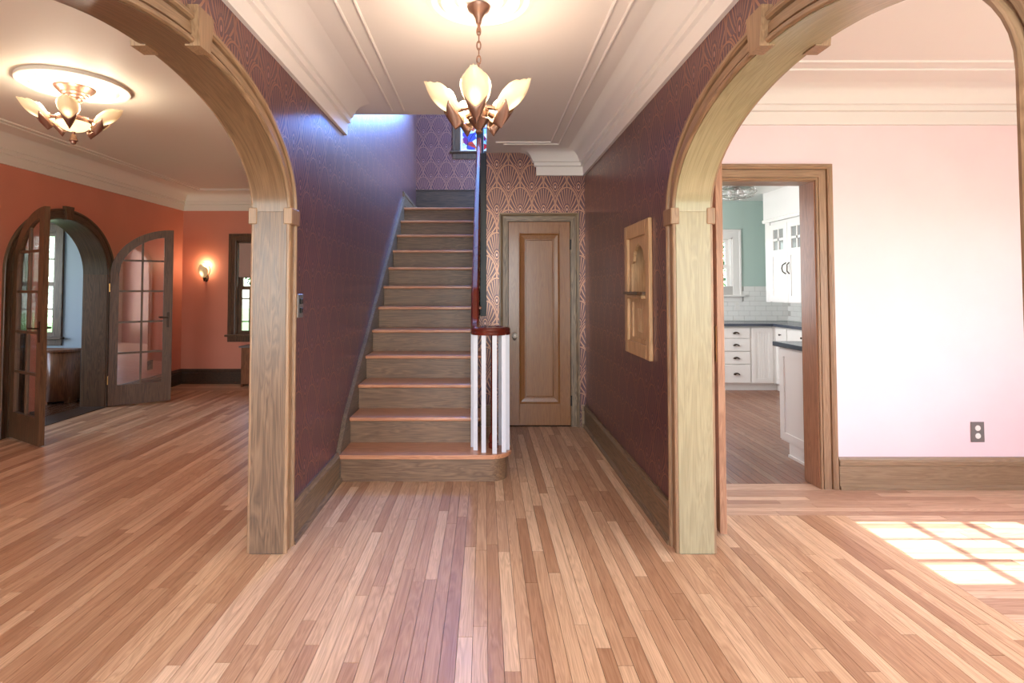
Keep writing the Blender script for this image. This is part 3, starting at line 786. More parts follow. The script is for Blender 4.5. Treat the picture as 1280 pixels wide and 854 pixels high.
# dining-room side window, outside the picture: its muntins shape the patch of sun on the floor
w5 = struct(empty('window_5', (RW, 2.83, .86)))
fr = MB().extrude_poly(rect(2.46, 3.20, .86, 2.02), PX, RW + .04, RW + .08, [rect(2.5, 3.16, .90, 1.98)]).build('sash', M['white'], w5)
for y in (2.715, 2.945): box('muntin', M['white'], (RW + .05, RW + .07, y - .012, y + .012, .9, 1.98), w5)
for z in (1.17, 1.44, 1.71): box('muntin', M['white'], (RW + .05, RW + .07, 2.5, 3.16, z - .014, z + .014), w5)
box('pane', M['pane'], (RW + .058, RW + .062, 2.5, 3.16, .9, 1.98), w5)

# ---------------------------------------------------------------- staircase
RI, GO, N1, NS = .195, .2635, 3.765, 12
st = empty('staircase', (-.53, 3.8, 0)); tag(st, 'oak staircase with orange treads and grey brown risers climbing along the purple papered wall', 'staircase')
SL, SRt = -.997, -.06
for i in range(1, NS + 1):
    yn = N1 + (i - 1) * GO; z = i * RI; yr = yn + .05
    if i == 1:
        cx, cy, rad = .03, 3.925, .16
        pts = [(SL, yn)] + [(cx + rad * math.sin(a), cy - rad * math.cos(a)) for a in [PI * .97 * k / 20 for k in range(21)]] + [(SRt, cy + rad), (SRt, yn + GO + .06), (SL, yn + GO + .06)]
        pts2 = [(SL, yr)] + [(cx + (rad - .035) * math.sin(a), cy - (rad - .05) * math.cos(a)) for a in [PI * .97 * k / 20 for k in range(21)]] + [(SRt - .01, cy + rad - .04), (SRt - .01, cy + .12), (SL, cy + .12)]
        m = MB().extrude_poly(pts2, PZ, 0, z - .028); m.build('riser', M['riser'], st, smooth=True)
        m = MB().extrude_poly(pts, PZ, z - .028, z)
        o = m.build('tread', M['tread'], st)
    else:
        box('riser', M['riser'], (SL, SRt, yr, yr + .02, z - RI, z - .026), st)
        last = i == NS
        o = box('tread', M['tread'], (SL, SRt + (.03 if not last else .06), yn, yn + (GO + .06 if not last else .2), z - .028, z), st)
        if last: struct(box('floor', M['tread'], (XL, 1.0, yn + .2, YL, z - .05, z)))
    md = o.modifiers.new('round', 'BEVEL'); md.width = .009; md.segments = 3; md.limit_method = 'ANGLE'; md.angle_limit = R(60)
    MB().box(SL, SRt, yr - .014, yr, z - .042, z - .028).build('cove_moulding', M['riser'], st) if i > 1 else None
nz_ = lambda y: RI + (y - N1) / GO * RI       # nosing line
ys, ye = N1 + .02, 6.72
stp = [(ys, 0), (ys, .21), (N1 + .16, nz_(N1 + .16) + .085), (ye, nz_(ye) + .085), (ye, nz_(ye) - .3), (ys + .5, 0)]
MB().extrude_poly(stp, PX, XL + .001, SL + .0).build('wall_stringer', M['stringer'], st)
cap = MB(); pth = [(ys - .01, .205), (N1 + .155, nz_(N1 + .155) + .08), (ye, nz_(ye) + .085)]
for (y0, z0), (y1, z1) in zip(pth, pth[1:]):
    cap.grid([[Vector((XL + .001, y0, z0)), Vector((XL + .03, y0, z0)), Vector((XL + .03, y0, z0 + .016)), Vector((XL + .001, y0, z0 + .016))],
              [Vector((XL + .001, y1, z1)), Vector((XL + .03, y1, z1)), Vector((XL + .03, y1, z1 + .016)), Vector((XL + .001, y1, z1 + .016))]], close_v=True, cap=True)
cap.build('stringer_cap', M['stringer'], st)
# open side: sawtooth stringer and the panelling under it
saw = [(N1 + .05 + GO, 0)]
for i in range(2, 12):
    yr = N1 + (i - 1) * GO + .05; saw += [(yr, (i - 1) * RI - .0), (yr, i * RI - .028)]
saw += [(6.6, 11 * RI - .028), (6.6, 0)]
MB().extrude_poly(saw, PX, SRt - .022, SRt - .008).build('side_panel', M['riser'], st)
box('corner_post', M['ebony'], (-.046, .016, YC - .012, YC + .12, 1.07, CZ - .005), st, .004)['label'] = 'near black upright board where the stairwell wall ends'
baseboard('baseboard_landing', [(XL, ye), (XL, YL)], -1, 'base_y').location.z = NS * RI
box('baseboard_landing_back', M['dark_base_x'], (XL, 1.0, YL - .02, YL, NS * RI, 2.79))['kind'] = 'structure'
struct(box('trim_20', M['dark_base_x'], (XL, 1.0, YL - .032, YL, 2.79, 2.812), None, .004))

# ---------------------------------------------------------------- stair railing
rl = empty('stair_railing', (.04, 3.92, RI)); tag(rl, 'mahogany handrail curling into a volute over square white balusters at the stair foot', 'railing')
RX = -.073
path = []
rail_z = lambda y: nz_(y) + .82
for y in [6.70, 6.2, 5.7, 5.2, 4.7, 4.4, 4.28, 4.2]: path.append((RX, y, rail_z(y)))
zv = 1.035
path += [(RX, 4.13, rail_z(4.13) - .002), (RX, 4.08, zv + .085), (RX, 4.03, zv + .04), (RX, 3.98, zv + .012)]
cxv, cyv = .042, 3.93
for k in range(0, 31):
    a = PI + (2 * PI * 1.18) * k / 30
    rad = .115 - .075 * max(0, (k - 13) / 17)
    path.append((cxv + rad * math.cos(a), cyv + rad * math.sin(a), zv))
hr = [(-.026, -.026), (.026, -.026), (.03, -.012), (.025, -.004), (.03, .008), (.026, .02), (.014, .029), (-.014, .029), (-.026, .02), (-.03, .008), (-.025, -.004), (-.03, -.012)]
m = MB(); rows = []
P_ = [Vector(p) for p in path]
for i, p in enumerate(P_):
    tq = (P_[min(i + 1, len(P_) - 1)] - P_[max(i - 1, 0)]).normalized()
    side = Vector((tq.y, -tq.x, 0)); side = side.normalized() if side.length > 1e-4 else Vector((1, 0, 0))
    upv = side.cross(tq).normalized()
    if upv.z < 0: upv = -upv
    rows.append([p + side * a + upv * b for a, b in hr])
m.grid(rows, close_v=True, cap=True); m.build('handrail', M['mahogany'], rl, smooth=True)
m = MB().lathe([(0, zv - .026), (.055, zv - .026), (.058, zv), (.05, zv + .022), (.02, zv + .031), (0, zv + .032)], (cxv, cyv, 0), 24); m.build('volute_eye', M['mahogany'], rl, smooth=True)
def baluster(x, y, z0, z1, rot=0):
    hb = .0155
    m = MB(); t = bmesh.new(); bmesh.ops.create_cube(t, size=1)
    for v in t.verts: v.co = Vector((v.co.x * 2 * hb, v.co.y * 2 * hb, v.co.z * (z1 - z0)))
    m.merge(t, Matrix.Translation((x, y, (z0 + z1) / 2)) @ Matrix.Rotation(rot, 4, 'Z'))
    m.build('baluster', M['baluster'], rl)
for x, y in ((-.085, 3.975), (-.066, 3.895), (-.008, 3.838), (.068, 3.815), (.133, 3.85), (.16, 3.905), (.155, 3.965), (.115, 4.02)):
    baluster(x, y, RI - .001, zv - .018)
for i in range(2, 12):
    for k in (0, 1):
        y = N1 + (i - 1) * GO + .07 + k * GO / 2
        if y < 4.15: continue
        baluster(RX - .009, y, i * RI - .001, rail_z(y) - .022)
m = MB().lathe([(0, RI), (.036, RI), (.036, RI + .03), (.028, RI + .04), (.036, RI + .06), (.03, RI + .09), (.02, RI + .11), (.022, RI + .3), (.018, zv - .05), (.022, zv - .02)], (cxv + .02, cyv + .02, 0), 16)
m.build('newel', M['mahogany'], rl, smooth=True)['label'] = 'slim dark turned newel in the middle of the balusters'
box('landing_newel', M['ebony'], (-.105, -.012, 6.68, 6.78, 2.2, 3.38), rl, .006)
m = MB().lathe([(0, 3.47), (.03, 3.46), (.045, 3.43), (.04, 3.40), (.05, 3.38), (0, 3.38)], (-.058, 6.73, 0), 16); m.build('newel_cap', M['ebony'], rl, smooth=True)

# ---------------------------------------------------------------- telephone niche
ni = empty('wall_niche', (XR, 3.46, .91)); tag(ni, 'pale oak telephone niche with a pointed alcove and small shelf set in the papered wall', 'niche')
ny0, ny1, nz0, nz1 = 3.19, 3.74, .91, 1.755
og = [(3.30, 1.315), (3.62, 1.315), (3.62, 1.47), (3.615, 1.50), (3.58, 1.515), (3.575, 1.54), (3.555, 1.58), (3.51, 1.605), (3.475, 1.615), (3.46, 1.64),
      (3.445, 1.615), (3.41, 1.605), (3.365, 1.58), (3.345, 1.54), (3.34, 1.515), (3.305, 1.50), (3.30, 1.47)]
MB().extrude_poly(rect(ny0 + .07, ny1 - .07, nz0 + .085, nz1 - .09), PX, XR - .008, XR + .012, [og[::-1], rect(3.315, 3.605, 1.02, 1.25)]).build('face_panel', M['niche'], ni)
def frame_x(parent, y0, y1, z0, z1, x, w, wt, wb, p, mat):
    for a, b in ((y0, y0 + w), (y1 - w, y1)): box('stile', M[mat], (x - p, x, a, b, z0, z1), parent, .004)
    box('rail', M[mat], (x - p, x, y0 + w, y1 - w, z1 - wt, z1), parent, .004)
    box('rail', M[mat], (x - p, x, y0 + w, y1 - w, z0, z0 + wb), parent, .004)
frame_x(ni, ny0, ny1, nz0, nz1, XR, .07, .09, .085, .024, 'niche')
cav = MB(); c0, c1 = XR + .01, XR + .14
cav.box(c1 - .008, c1, 3.285, 3.635, 1.0, 1.66); cav.box(c0, c1, 3.285, 3.293, 1.0, 1.66); cav.box(c0, c1, 3.627, 3.635, 1.0, 1.66)
cav.box(c0, c1, 3.285, 3.635, 1.65, 1.66); cav.box(c0, c1, 3.285, 3.635, 1.0, 1.008); cav.box(c0, c1, 3.285, 3.635, 1.29, 1.3)
cav.build('alcove', M['niche'], ni)
MB().extrude_poly([(3.27, 0), (3.65, 0), (3.65, .06), (3.62, .085), (3.30, .085), (3.27, .06)], lambda u, v, dd: Vector((XR - v + .02, u, dd)), 1.298, 1.316).build('shelf', M['dark_z'], ni)
box('shelf_moulding', M['niche'], (XR - .04, XR, 3.29, 3.63, 1.272, 1.298), ni, .006)
MB().extrude_poly(rect(3.315, 3.605, 1.02, 1.25), PX, XR + .002, XR + .012, [rect(3.40 + k * .032, 3.412 + k * .032, 1.06, 1.21) for k in range(4)]).build('grille_panel', M['niche'], ni)

# ---------------------------------------------------------------- switch and outlets
sw = empty('light_switch', (XL, 3.0, 1.24)); tag(sw, 'grey metal switch plate with dark toggles on the purple wall beside the arch', 'light switch')
box('plate', M['plate'], (XL, XL + .006, 2.955, 3.045, 1.175, 1.305), sw, .003)
for z in (1.215, 1.265): box('toggle', M['iron'], (XL + .004, XL + .016, 2.985, 3.015, z - .014, z + .014), sw, .002)
def outlet(x, y, z, axis, label, pm, hm, w=.082, h=.125):
    r_ = empty('wall_outlet', (x, y, z)); tag(r_, label, 'outlet')
    if axis == 'Y':
        box('plate', M[pm], (x - w / 2, x + w / 2, y - .006, y, z - h / 2, z + h / 2), r_, .002)
        for s in (-.026, .026):
            MB().lathe([(0, 0), (.019, 0), (.017, .003), (0, .003)], (0, 0, 0), 14, Matrix.Translation((x, y - .006, z + s)) @ Matrix.Rotation(PI / 2, 4, 'X')).build('socket', M[hm], r_)
    else:
        box('plate', M[pm], (x, x + .006, y - w / 2, y + w / 2, z - h / 2, z + h / 2), r_, .002)
        for s in (-.026, .026):
            MB().lathe([(0, 0), (.019, 0), (.017, .003), (0, .003)], (0, 0, 0), 14, Matrix.Translation((x + .006, y, z + s)) @ Matrix.Rotation(PI / 2, 4, 'Y')).build('socket', M[hm], r_)
outlet(3.30, DF, .376, 'Y', 'grey metal outlet plate with white sockets low on the pink wall', 'plate', 'ivory', .09, .135)
outlet(LW, 7.02, .36, 'X', 'dark outlet plate on the terracotta wall behind the glazed door', 'antique', 'iron', .11, .12)
outlet(3.60, KB - .006, 1.10, 'Y', 'white outlet on the kitchen tiles under the window', 'white', 'ivory', .075, .12)

# ---------------------------------------------------------------- light fittings with slip shades
def petal(L_, wid, bulge, nu=16, nv=16):
    """moulded leaf-shaped shell along local z, outer face towards +x"""
    m = MB(); lay_ = m.b.loops.layers.uv.new('UVMap'); V = []
    for i in range(nu + 1):
        u = i / nu
        w = wid * max(.04, math.sin(PI * (.06 + .85 * u ** .9))) ** .65 * (1 if u < .97 else .86)
        if u < .08: w = max(w, .3 * wid)
        o = bulge * math.sin(PI * min(1, .12 + .75 * u))
        row = []
        for j in range(nv + 1):
            v = -1 + 2 * j / nv
            fl = 1 + (.022 * math.cos(v * 18) - .1 * v * v) * u ** 3
            row.append(m.b.verts.new((o * (1 - v * v * 1.0) - .012 * abs(v) ** 3 + (.02 * u * u), w * math.sin(v * 1.25) / math.sin(1.25), L_ * u * fl - .02 * v * v * L_ / .2 * (u ** 3))))
        V.append(row)
    for i in range(nu):
        for j in range(nv):
            f = m.b.faces.new([V[i][j], V[i + 1][j], V[i + 1][j + 1], V[i][j + 1]])
            for lp, (a, b) in zip(f.loops, ((i, j), (i + 1, j), (i + 1, j + 1), (i, j + 1))): lp[lay_].uv = (a / nu, b / nv)
    return m
shade_me = None; arm_me = None; cup_me = None; bulb_me = None
def arm_parts():
    global shade_me, arm_me, cup_me, bulb_me
    o = petal(.195, .066, .05).build('lamp_shade', M['shade'], None, smooth=True)
    shade_me = o.data; bpy.data.objects.remove(o)
    # leaf-shaped metal holder under the shade: a point at the lower end, flaring lips at the top
    m = MB(); rows = []
    for i in range(13):
        u = i / 12; z = -.062 + .105 * u
        w = .003 + .058 * u ** .8 * (1 - .12 * u * u)
        ox = .05 * math.sin(PI * (.14 + .46 * u)) + .034 * (1 - u) ** 2
        rows.append([Vector((ox * (1 - .85 * v * v) + .004 + .012 * v * v * u * u, w * math.sin(v * 1.3), z - .03 * (1 - abs(v)) * u ** 3 + .014 * abs(v) * u * u)) for v in [-1 + k / 4 for k in range(9)]])
    m.grid(rows); o = m.build('shade_holder', M['bronze'], None, smooth=True); cup_me = o.data; bpy.data.objects.remove(o)
    m = MB().lathe([(0, .03), (.012, .032), (.014, .05), (.02, .07), (.024, .09), (.02, .11), (.008, .122), (0, .124)], (.0, 0, 0), 14)
    o = m.build('bulb', M['bulb'], None, smooth=True); bulb_me = o.data; bpy.data.objects.remove(o)
arm_parts()
def add_mesh(name, me, mat, parent, solid=0):
    o = link(name, me, None); o.parent = parent; o.matrix_parent_inverse = parent.matrix_basis.inverted(); o.matrix_basis = mat
    if solid:
        s = o.modifiers.new('thick', 'SOLIDIFY'); s.thickness = solid; s.offset = 0
    return o
def fixture(root, x, y, z, n, phase, rad, tilt, watt, arms=True, sc=1.0):
    for k in range(n):
        a = phase + 2 * PI * k / n
        dv = Vector((math.cos(a), math.sin(a), 0))
        base = Vector((x, y, z)) + dv * rad
        mt = Matrix.Translation(base) @ Matrix.Rotation(a, 4, 'Z') @ Matrix.Rotation(tilt, 4, 'Y') @ Matrix.Scale(sc, 4)
        add_mesh('lamp_shade', shade_me, mt @ Matrix.Translation((.004, 0, -.005)), root, .004)
        add_mesh('shade_holder', cup_me, mt, root, .004)
        add_mesh('bulb', bulb_me, mt @ Matrix.Translation((-.012, 0, -.01)), root)
        c = Vector((x, y, z))
        MB().tube([c + dv * .03 + Vector((0, 0, -.005)), c + dv * rad * .45 + Vector((0, 0, .02)), c + dv * rad * .8 + Vector((0, 0, .012)), base + Vector((0, 0, .01))], [.014, .012, .012, .016], 8).build('arm', M['bronze'], root, smooth=True)
        lp = mt @ Vector((-.05, 0, .12))
        lamp('lamp_glow', 'POINT', lp, watt, (1, .84, .66), soft=.03)
ch = empty('chandelier', (-.025, 2.5, CZ)); tag(ch, 'copper bronze chandelier with cream petal glass shades hanging on a chain in the hall', 'chandelier')
hx, hy, hz = -.028, 2.5, 2.15
MB().lathe([(0, CZ - .03), (.055, CZ - .03), (.05, CZ - .045), (.03, CZ - .06), (.016, CZ - .085), (.012, CZ - .11), (0, CZ - .11)], (hx, hy, 0), 20).build('canopy', M['bronze'], ch, smooth=True)
MB().tube([(hx, hy, CZ - .1), (hx, hy, CZ - .15)], .007, 8).build('stem', M['bronze'], ch, smooth=True)
zc = CZ - .145; k = 0
while zc > hz + .1:
    pts = []
    for i in range(14):
        a = 2 * PI * i / 14
        q = (.009 * math.cos(a), .021 * math.sin(a))
        pts.append((hx + (q[0] if k % 2 == 0 else 0), hy + (0 if k % 2 == 0 else q[0]), zc + q[1]))
    MB().tube(pts, .0032, 6, closed=True).build('chain_link', M['bronze'], ch, smooth=True)
    zc -= .034; k += 1
MB().lathe([(0, hz + .11), (.008, hz + .11), (.01, hz + .09), (.02, hz + .075), (.012, hz + .06), (.018, hz + .04), (.04, hz + .022), (.046, hz), (.04, hz - .025), (.05, hz - .035), (.03, hz - .06), (.012, hz - .08), (.016, hz - .092), (0, hz - .105)], (hx, hy, 0), 20).build('body', M['bronze'], ch, smooth=True)
fixture(ch, hx, hy, hz, 5, -PI / 2 - .08, .10, R(38), 2.6)

cl = empty('ceiling_light', (-2.7, 3.54, CZ)); tag(cl, 'semi flush ceiling light with five glowing petal shades and bowl in the terracotta room', 'ceiling light')
lx, ly, lz = -2.7, 3.54, 2.43
pr = []
for i, r_ in enumerate((.115, .095, .078, .062, .046)): pr += [(r_, CZ - .03 - .018 * i), (r_ * .93, CZ - .042 - .018 * i)]
MB().lathe([(0, CZ - .02), (.12, CZ - .02)] + pr + [(.016, CZ - .13), (.014, lz + .03), (.03, lz + .02), (0, lz + .02)], (lx, ly, 0), 24).build('canopy', M['bronze'], cl, smooth=True)
MB().lathe([(.085, lz + .03), (.1, lz + .012), (.098, lz - .005), (.08, lz - .006)], (lx, ly, 0), 24).build('bowl_ring', M['bronze'], cl, smooth=True)
bm_ = MB().lathe([(.094, lz - .004), (.085, lz - .03), (.062, lz - .05), (.03, lz - .062), (0, lz - .065)], (lx, ly, 0), 24)
bm_.build('bowl', glow('lit frosted bowl', srgb(255, 232, 178), 1.6), cl, smooth=True)
MB().lathe([(0, lz - .064), (.012, lz - .066), (.008, lz - .08), (.014, lz - .09), (.026, lz - .125), (.018, lz - .128), (.014, lz - .145), (0, lz - .15)], (lx, ly, 0), 12).build('finial', M['bronze'], cl, smooth=True)
fixture(cl, lx, ly, lz, 5, R(-62), .135, R(46), 3.2, sc=.92)

sc_ = empty('wall_sconce', (-3.96, LF, 1.55)); tag(sc_, 'small lit sconce with a fan glass shade on the terracotta wall', 'wall lamp')
MB().lathe([(0, 0), (.035, 0), (.03, .012), (.012, .02), (0, .02)], (0, 0, 0), 16, Matrix.Translation((-3.955, LF, 1.5)) @ Matrix.Rotation(PI / 2, 4, 'X') @ Matrix.Scale(1.7, 4, (0, 1, 0))).build('back_plate', M['antique'], sc_, smooth=True)
MB().tube([(-3.955, LF - .01, 1.46), (-3.955, LF - .06, 1.45), (-3.955, LF - .08, 1.5)], .011, 8).build('arm', M['antique'], sc_, smooth=True)
mt = Matrix.Translation((-3.955, LF - .085, 1.5)) @ Matrix.Rotation(-PI / 2, 4, 'Z') @ Matrix.Rotation(R(12), 4, 'Y')
add_mesh('lamp_shade', shade_me, mt @ Matrix.Scale(1.0, 4), sc_, .004)
add_mesh('bulb', bulb_me, mt @ Matrix.Translation((-.012, 0, .0)), sc_)
rim = MB(); rim.tube([(-3.955 + .085 * math.sin(a), LF - .075 - .0 * a, 1.6 + .1 * math.cos(a)) for a in [R(-10 + 15 * i) for i in range(13)]], .006, 6); rim.build('shade_rim', M['antique'], sc_, smooth=True)
lamp('sconce_glow', 'POINT', (-3.955, LF - .05, 1.68), 5, (1, .72, .45), soft=.03)

# ---------------------------------------------------------------- kitchen
tiles = bpy.data.meshes.new('tile'); tb = bmesh.new(); bmesh.ops.create_cube(tb, size=1); tb.to_mesh(tiles); tiles.materials.append(M['tile'])
TZ0, TZ1 = .884, 1.375
struct(box('trim_21', M['grout'], (2.2, KR, KB - .004, KB, TZ0, TZ1)))
struct(box('trim_22', M['grout'], (KR - .004, KR, 5.2, KB, TZ0, 1.2)))
tw, thh = .158, .0702
gx = .0016
for r_ in range(7):
    zc = TZ0 + (r_ + .5) * thh
    x = KR - (tw / 2 if r_ % 2 else 0)
    if r_ % 2:
        spans = [(KR - tw / 2, KR)]
    else: spans = []
    while x > 2.5:
        spans.append((x - tw, x)); x -= tw
    for a, b in spans:
        if zc > 1.13 and a < 3.68:
            if b < 3.70: continue
            a = max(a, 3.665)
        o = bpy.data.objects.new('tile', tiles); C.objects.link(o); o.parent = wk
        o.location = ((a + b) / 2, KB - .006, zc); o.scale = (b - a - 2 * gx, .008, thh - 2 * gx)
    if zc < 1.165:
        y = KB - (tw / 2 if r_ % 2 else 0)
        while y > 6.0:
            o = bpy.data.objects.new('tile', tiles); C.objects.link(o); o.parent = wkr
            o.location = (KR - .006, y - tw / 2, zc); o.scale = (.008, tw - 2 * gx, thh - 2 * gx); y -= tw
def cup_pull(parent, x, y, z):
    m = MB(); rows = []
    for i in range(9):
        a = PI * i / 8
        rows.append([Vector((x + .042 * math.cos(a) * s, y - .03 * math.sin(b), z - .012 + .03 * math.sin(a) * s)) for s, b in ((1, 0), (.96, .5), (.8, 1.1), (.5, 1.5))])
    m.grid(rows); o = m.build('cup_pull', M['antique'], parent, smooth=True)
    s = o.modifiers.new('thick', 'SOLIDIFY'); s.thickness = .003
KF = 7.18
b1 = empty('base_cabinet', (3.3, KF, 0)); tag(b1, 'white base cabinet with four drawers and dark cup pulls under the kitchen window', 'cabinet', )
box('carcass', M['cab'], (3.11, 3.50, KF + .02, KB - .01, .09, .845), b1)
box('plinth', M['cab'], (3.11, 3.50, KF + .06, KB - .05, 0, .09), b1)
for za, zb in ((.69, .825), (.52, .68), (.35, .51), (.105, .34)):
    dr = box('drawer', M['cab'], (3.122, 3.488, KF, KF + .02, za, zb), b1, .003)
    cup_pull(dr, 3.305, KF, (za + zb) / 2)
b2 = empty('base_cabinet', (3.65, KF, 0)); tag(b2, 'white corner base cabinet with a beadboard door right of the drawers', 'cabinet')
box('carcass', M['cab'], (3.502, 3.80, KF + .02, KB - .01, .09, .845), b2); box('plinth', M['cab'], (3.502, 3.861, KF + .06, KB - .05, 0, .09), b2)
box('corner_filler', M['cab'], (3.795, 3.835, KF + .002, KF + .03, .09, .845), b2)
dr = empty('door', (3.65, KF, .46)); dr.parent = b2; dr.matrix_parent_inverse = b2.matrix_basis.inverted()
MB().extrude_poly(rect(3.51, 3.79, .105, .825), PY, KF, KF + .02, [rect(3.56, 3.74, .16, .77)]).build('door_frame', M['cab'], dr)
pb = MB()
for k in range(6): pb.box(3.56 + k * .03 + .001, 3.56 + (k + 1) * .03 - .001, KF + .008, KF + .014, .16, .77)
pb.build('beadboard', M['cab'], dr)
b0 = empty('base_cabinet', (2.7, KF, 0)); tag(b0, 'white plain base cabinet beyond the open door left of the drawers', 'cabinet')
box('carcass', M['cab'], (2.2, 3.108, KF + .02, KB - .01, .09, .845), b0); box('plinth', M['cab'], (2.2, 3.108, KF + .06, KB - .05, 0, .09), b0)
for a in (2.21, 2.66): box('door', M['cab'], (a, a + .44, KF, KF + .02, .105, .825), b0, .003)
KX = 3.81
b3 = empty('base_cabinet', (KX, 6.2, 0)); tag(b3, 'white base cabinet run along the right kitchen wall with a small knobbed drawer', 'cabinet')
box('carcass', M['cab'], (KX + .02, KR - .01, 5.2, KF - .002, .09, .845), b3); box('plinth', M['cab'], (3.862, KR - .05, 5.2, KF + .3, 0, .088), b3)
for ya, yb in ((6.90, 7.15), (6.2, 6.88), (5.25, 6.18)):
    dr = box('drawer', M['cab'], (KX, KX + .02, ya, yb, .66, .825), b3, .003)
    MB().lathe([(0, 0), (.006, 0), (.006, .014), (.013, .02), (.011, .028), (0, .03)], (0, 0, 0), 12, Matrix.Translation((KX, (ya + yb) / 2, .745)) @ Matrix.Rotation(-PI / 2, 4, 'Y')).build('knob', M['antique'], dr, smooth=True)
    MB().extrude_poly(rect(ya, yb, .105, .65), PX, KX, KX + .02, [rect(ya + .06, yb - .06, .165, .59)]).build('door_frame', M['cab'], b3)
    box('door_panel', M['cab'], (KX + .012, KX + .016, ya + .05, yb - .05, .155, .6), b3)
wt = tag(MB().extrude_poly([(2.2, KF - .03), (KX - .03, KF - .03), (KX - .03, 5.2), (KR - .012, 5.2), (KR - .012, KB - .012), (2.2, KB - .012)], PZ, .846, .882).build('worktop', M['counter']), 'dark slate L shaped worktop over the white base cabinets', 'worktop')
pe = empty('peninsula_cabinet', (2.8, 4.2, 0)); tag(pe, 'white peninsula cabinet with panelled end near the kitchen doorway', 'cabinet')
MB().extrude_poly([(3.86, 0), (4.365, 0), (4.365, .11), (4.48, .11), (4.48, .862), (3.86, .862)], PX, 2.42, 2.44).build('end_panel', M['cab'], pe)
MB().extrude_poly(rect(3.86, 4.48, .12, .85), PX, 2.412, 2.42, [rect(3.92, 4.42, .18, .79)]).build('end_frame', M['cab'], pe)
box('base_strip', M['cab'], (2.41, 2.42, 3.86, 4.365, 0, .02), pe)
box('carcass', M['cab'], (2.44, 3.8, 3.87, 4.46, .11, .862), pe); box('plinth', M['cab'], (2.44, 3.8, 3.87, 4.36, 0, .11), pe)
for k in range(3): box('door', M['cab'], (2.46 + k * .44, 2.46 + k * .44 + .43, 4.46, 4.48, .125, .85), pe, .003)
tag(box('worktop', M['counter'], (2.385, 3.82, 3.85, 4.53, .864, .902), None, .004), 'dark worktop on the white peninsula beside the doorway', 'worktop')
UX = 3.70
up = empty('wall_cabinet', (UX, 6.6, 1.165)); tag(up, 'white wall cabinet with small paned glass doors and curved black handles', 'cabinet')
box('carcass', M['cab'], (UX + .022, KR - .009, 5.4, 7.17, 1.165, 2.2), up)
box('stile', M['cab'], (UX + .004, UX + .024, 7.06, 7.17, 1.165, 2.2), up, .002)
for ya, yb, hs in ((6.645, 7.05, 1), (6.235, 6.64, -1), (5.825, 6.23, 1), (5.41, 5.82, -1)):
    dr = empty('door', (UX, (ya + yb) / 2, 1.7)); dr.parent = up; dr.matrix_parent_inverse = up.matrix_basis.inverted()
    gy0, gy1, gz0, gz1 = ya + .085, yb - .085, 1.83, 2.09
    MB().extrude_poly(rect(ya, yb, 1.175, 2.16), PX, UX, UX + .02, [rect(gy0, gy1, gz0, gz1), rect(gy0 - .02, gy1 + .02, 1.25, 1.75)]).build('door_frame', M['cab'], dr)
    box('door_panel', M['cab'], (UX + .01, UX + .016, gy0 - .03, gy1 + .03, 1.24, 1.76), dr)
    ym = (gy0 + gy1) / 2
    MB().box(UX + .002, UX + .016, ym - .012, ym + .012, gz0, gz1).box(UX + .002, UX + .016, gy0, gy1, 1.945, 1.975).build('muntin', M['cab'], dr)
    box('pane', plain('grey cabinet glass', srgb(150, 152, 150), .08) if ya == 6.645 else bpy.data.materials['grey cabinet glass'], (UX + .014, UX + .018, gy0, gy1, gz0, gz1), dr)
    hy_ = ya + .035 if hs > 0 else yb - .035
    MB().tube([(UX, hy_, 1.52), (UX - .035, hy_ + hs * .012, 1.55), (UX - .04, hy_ + hs * .02, 1.59), (UX - .035, hy_ + hs * .012, 1.63), (UX, hy_, 1.66)], .007, 6).build('handle', M['antique'], dr, smooth=True)
struct(box('trim_23', M['cab'], (UX + .0, KR, 5.3, 7.2, 2.24, KZ)))
struct(sweep([(UX, 5.3), (UX, 7.2), (KR, 7.2)], [(0, 2.2), (.006, 2.2), (.012, 2.225), (.012, 2.24), (0, 2.25)], 1).build('trim_24', M['cab']))
kl = empty('cage_light', (3.1, 6.75, KZ)); tag(kl, 'round flush wire cage light on the kitchen ceiling', 'ceiling light')
kx, ky = 3.12, 6.7
MB().lathe([(0, KZ), (.16, KZ), (.16, KZ - .015), (.05, KZ - .02), (.03, KZ - .05), (0, KZ - .05)], (kx, ky, 0), 24).build('base_plate', M['nickel'], kl, smooth=True)
for rr, zz in ((.2, KZ - .03), (.225, KZ - .07), (.19, KZ - .12), (.1, KZ - .145)):
    MB().tube([(kx + rr * math.cos(a), ky + rr * math.sin(a), zz) for a in [2 * PI * i / 32 for i in range(32)]], .004, 6, closed=True).build('cage_ring', M['nickel'], kl, smooth=True)
for i in range(10):
    a = 2 * PI * i / 10
    MB().tube([(kx + r_ * math.cos(a), ky + r_ * math.sin(a), z_) for r_, z_ in ((.16, KZ - .01), (.2, KZ - .03), (.225, KZ - .07), (.19, KZ - .12), (.1, KZ - .145), (.01, KZ - .15))], .003, 5).build('cage_wire', M['nickel'], kl, smooth=True)
for i in range(3):
    a = 2 * PI * i / 3 + .4
    MB().lathe([(0, -.05), (.02, -.04), (.03, -.015), (.022, .015), (.012, .03), (0, .03)], (kx + .08 * math.cos(a), ky + .08 * math.sin(a), KZ - .07), 14).build('bulb', M['white'], kl, smooth=True)

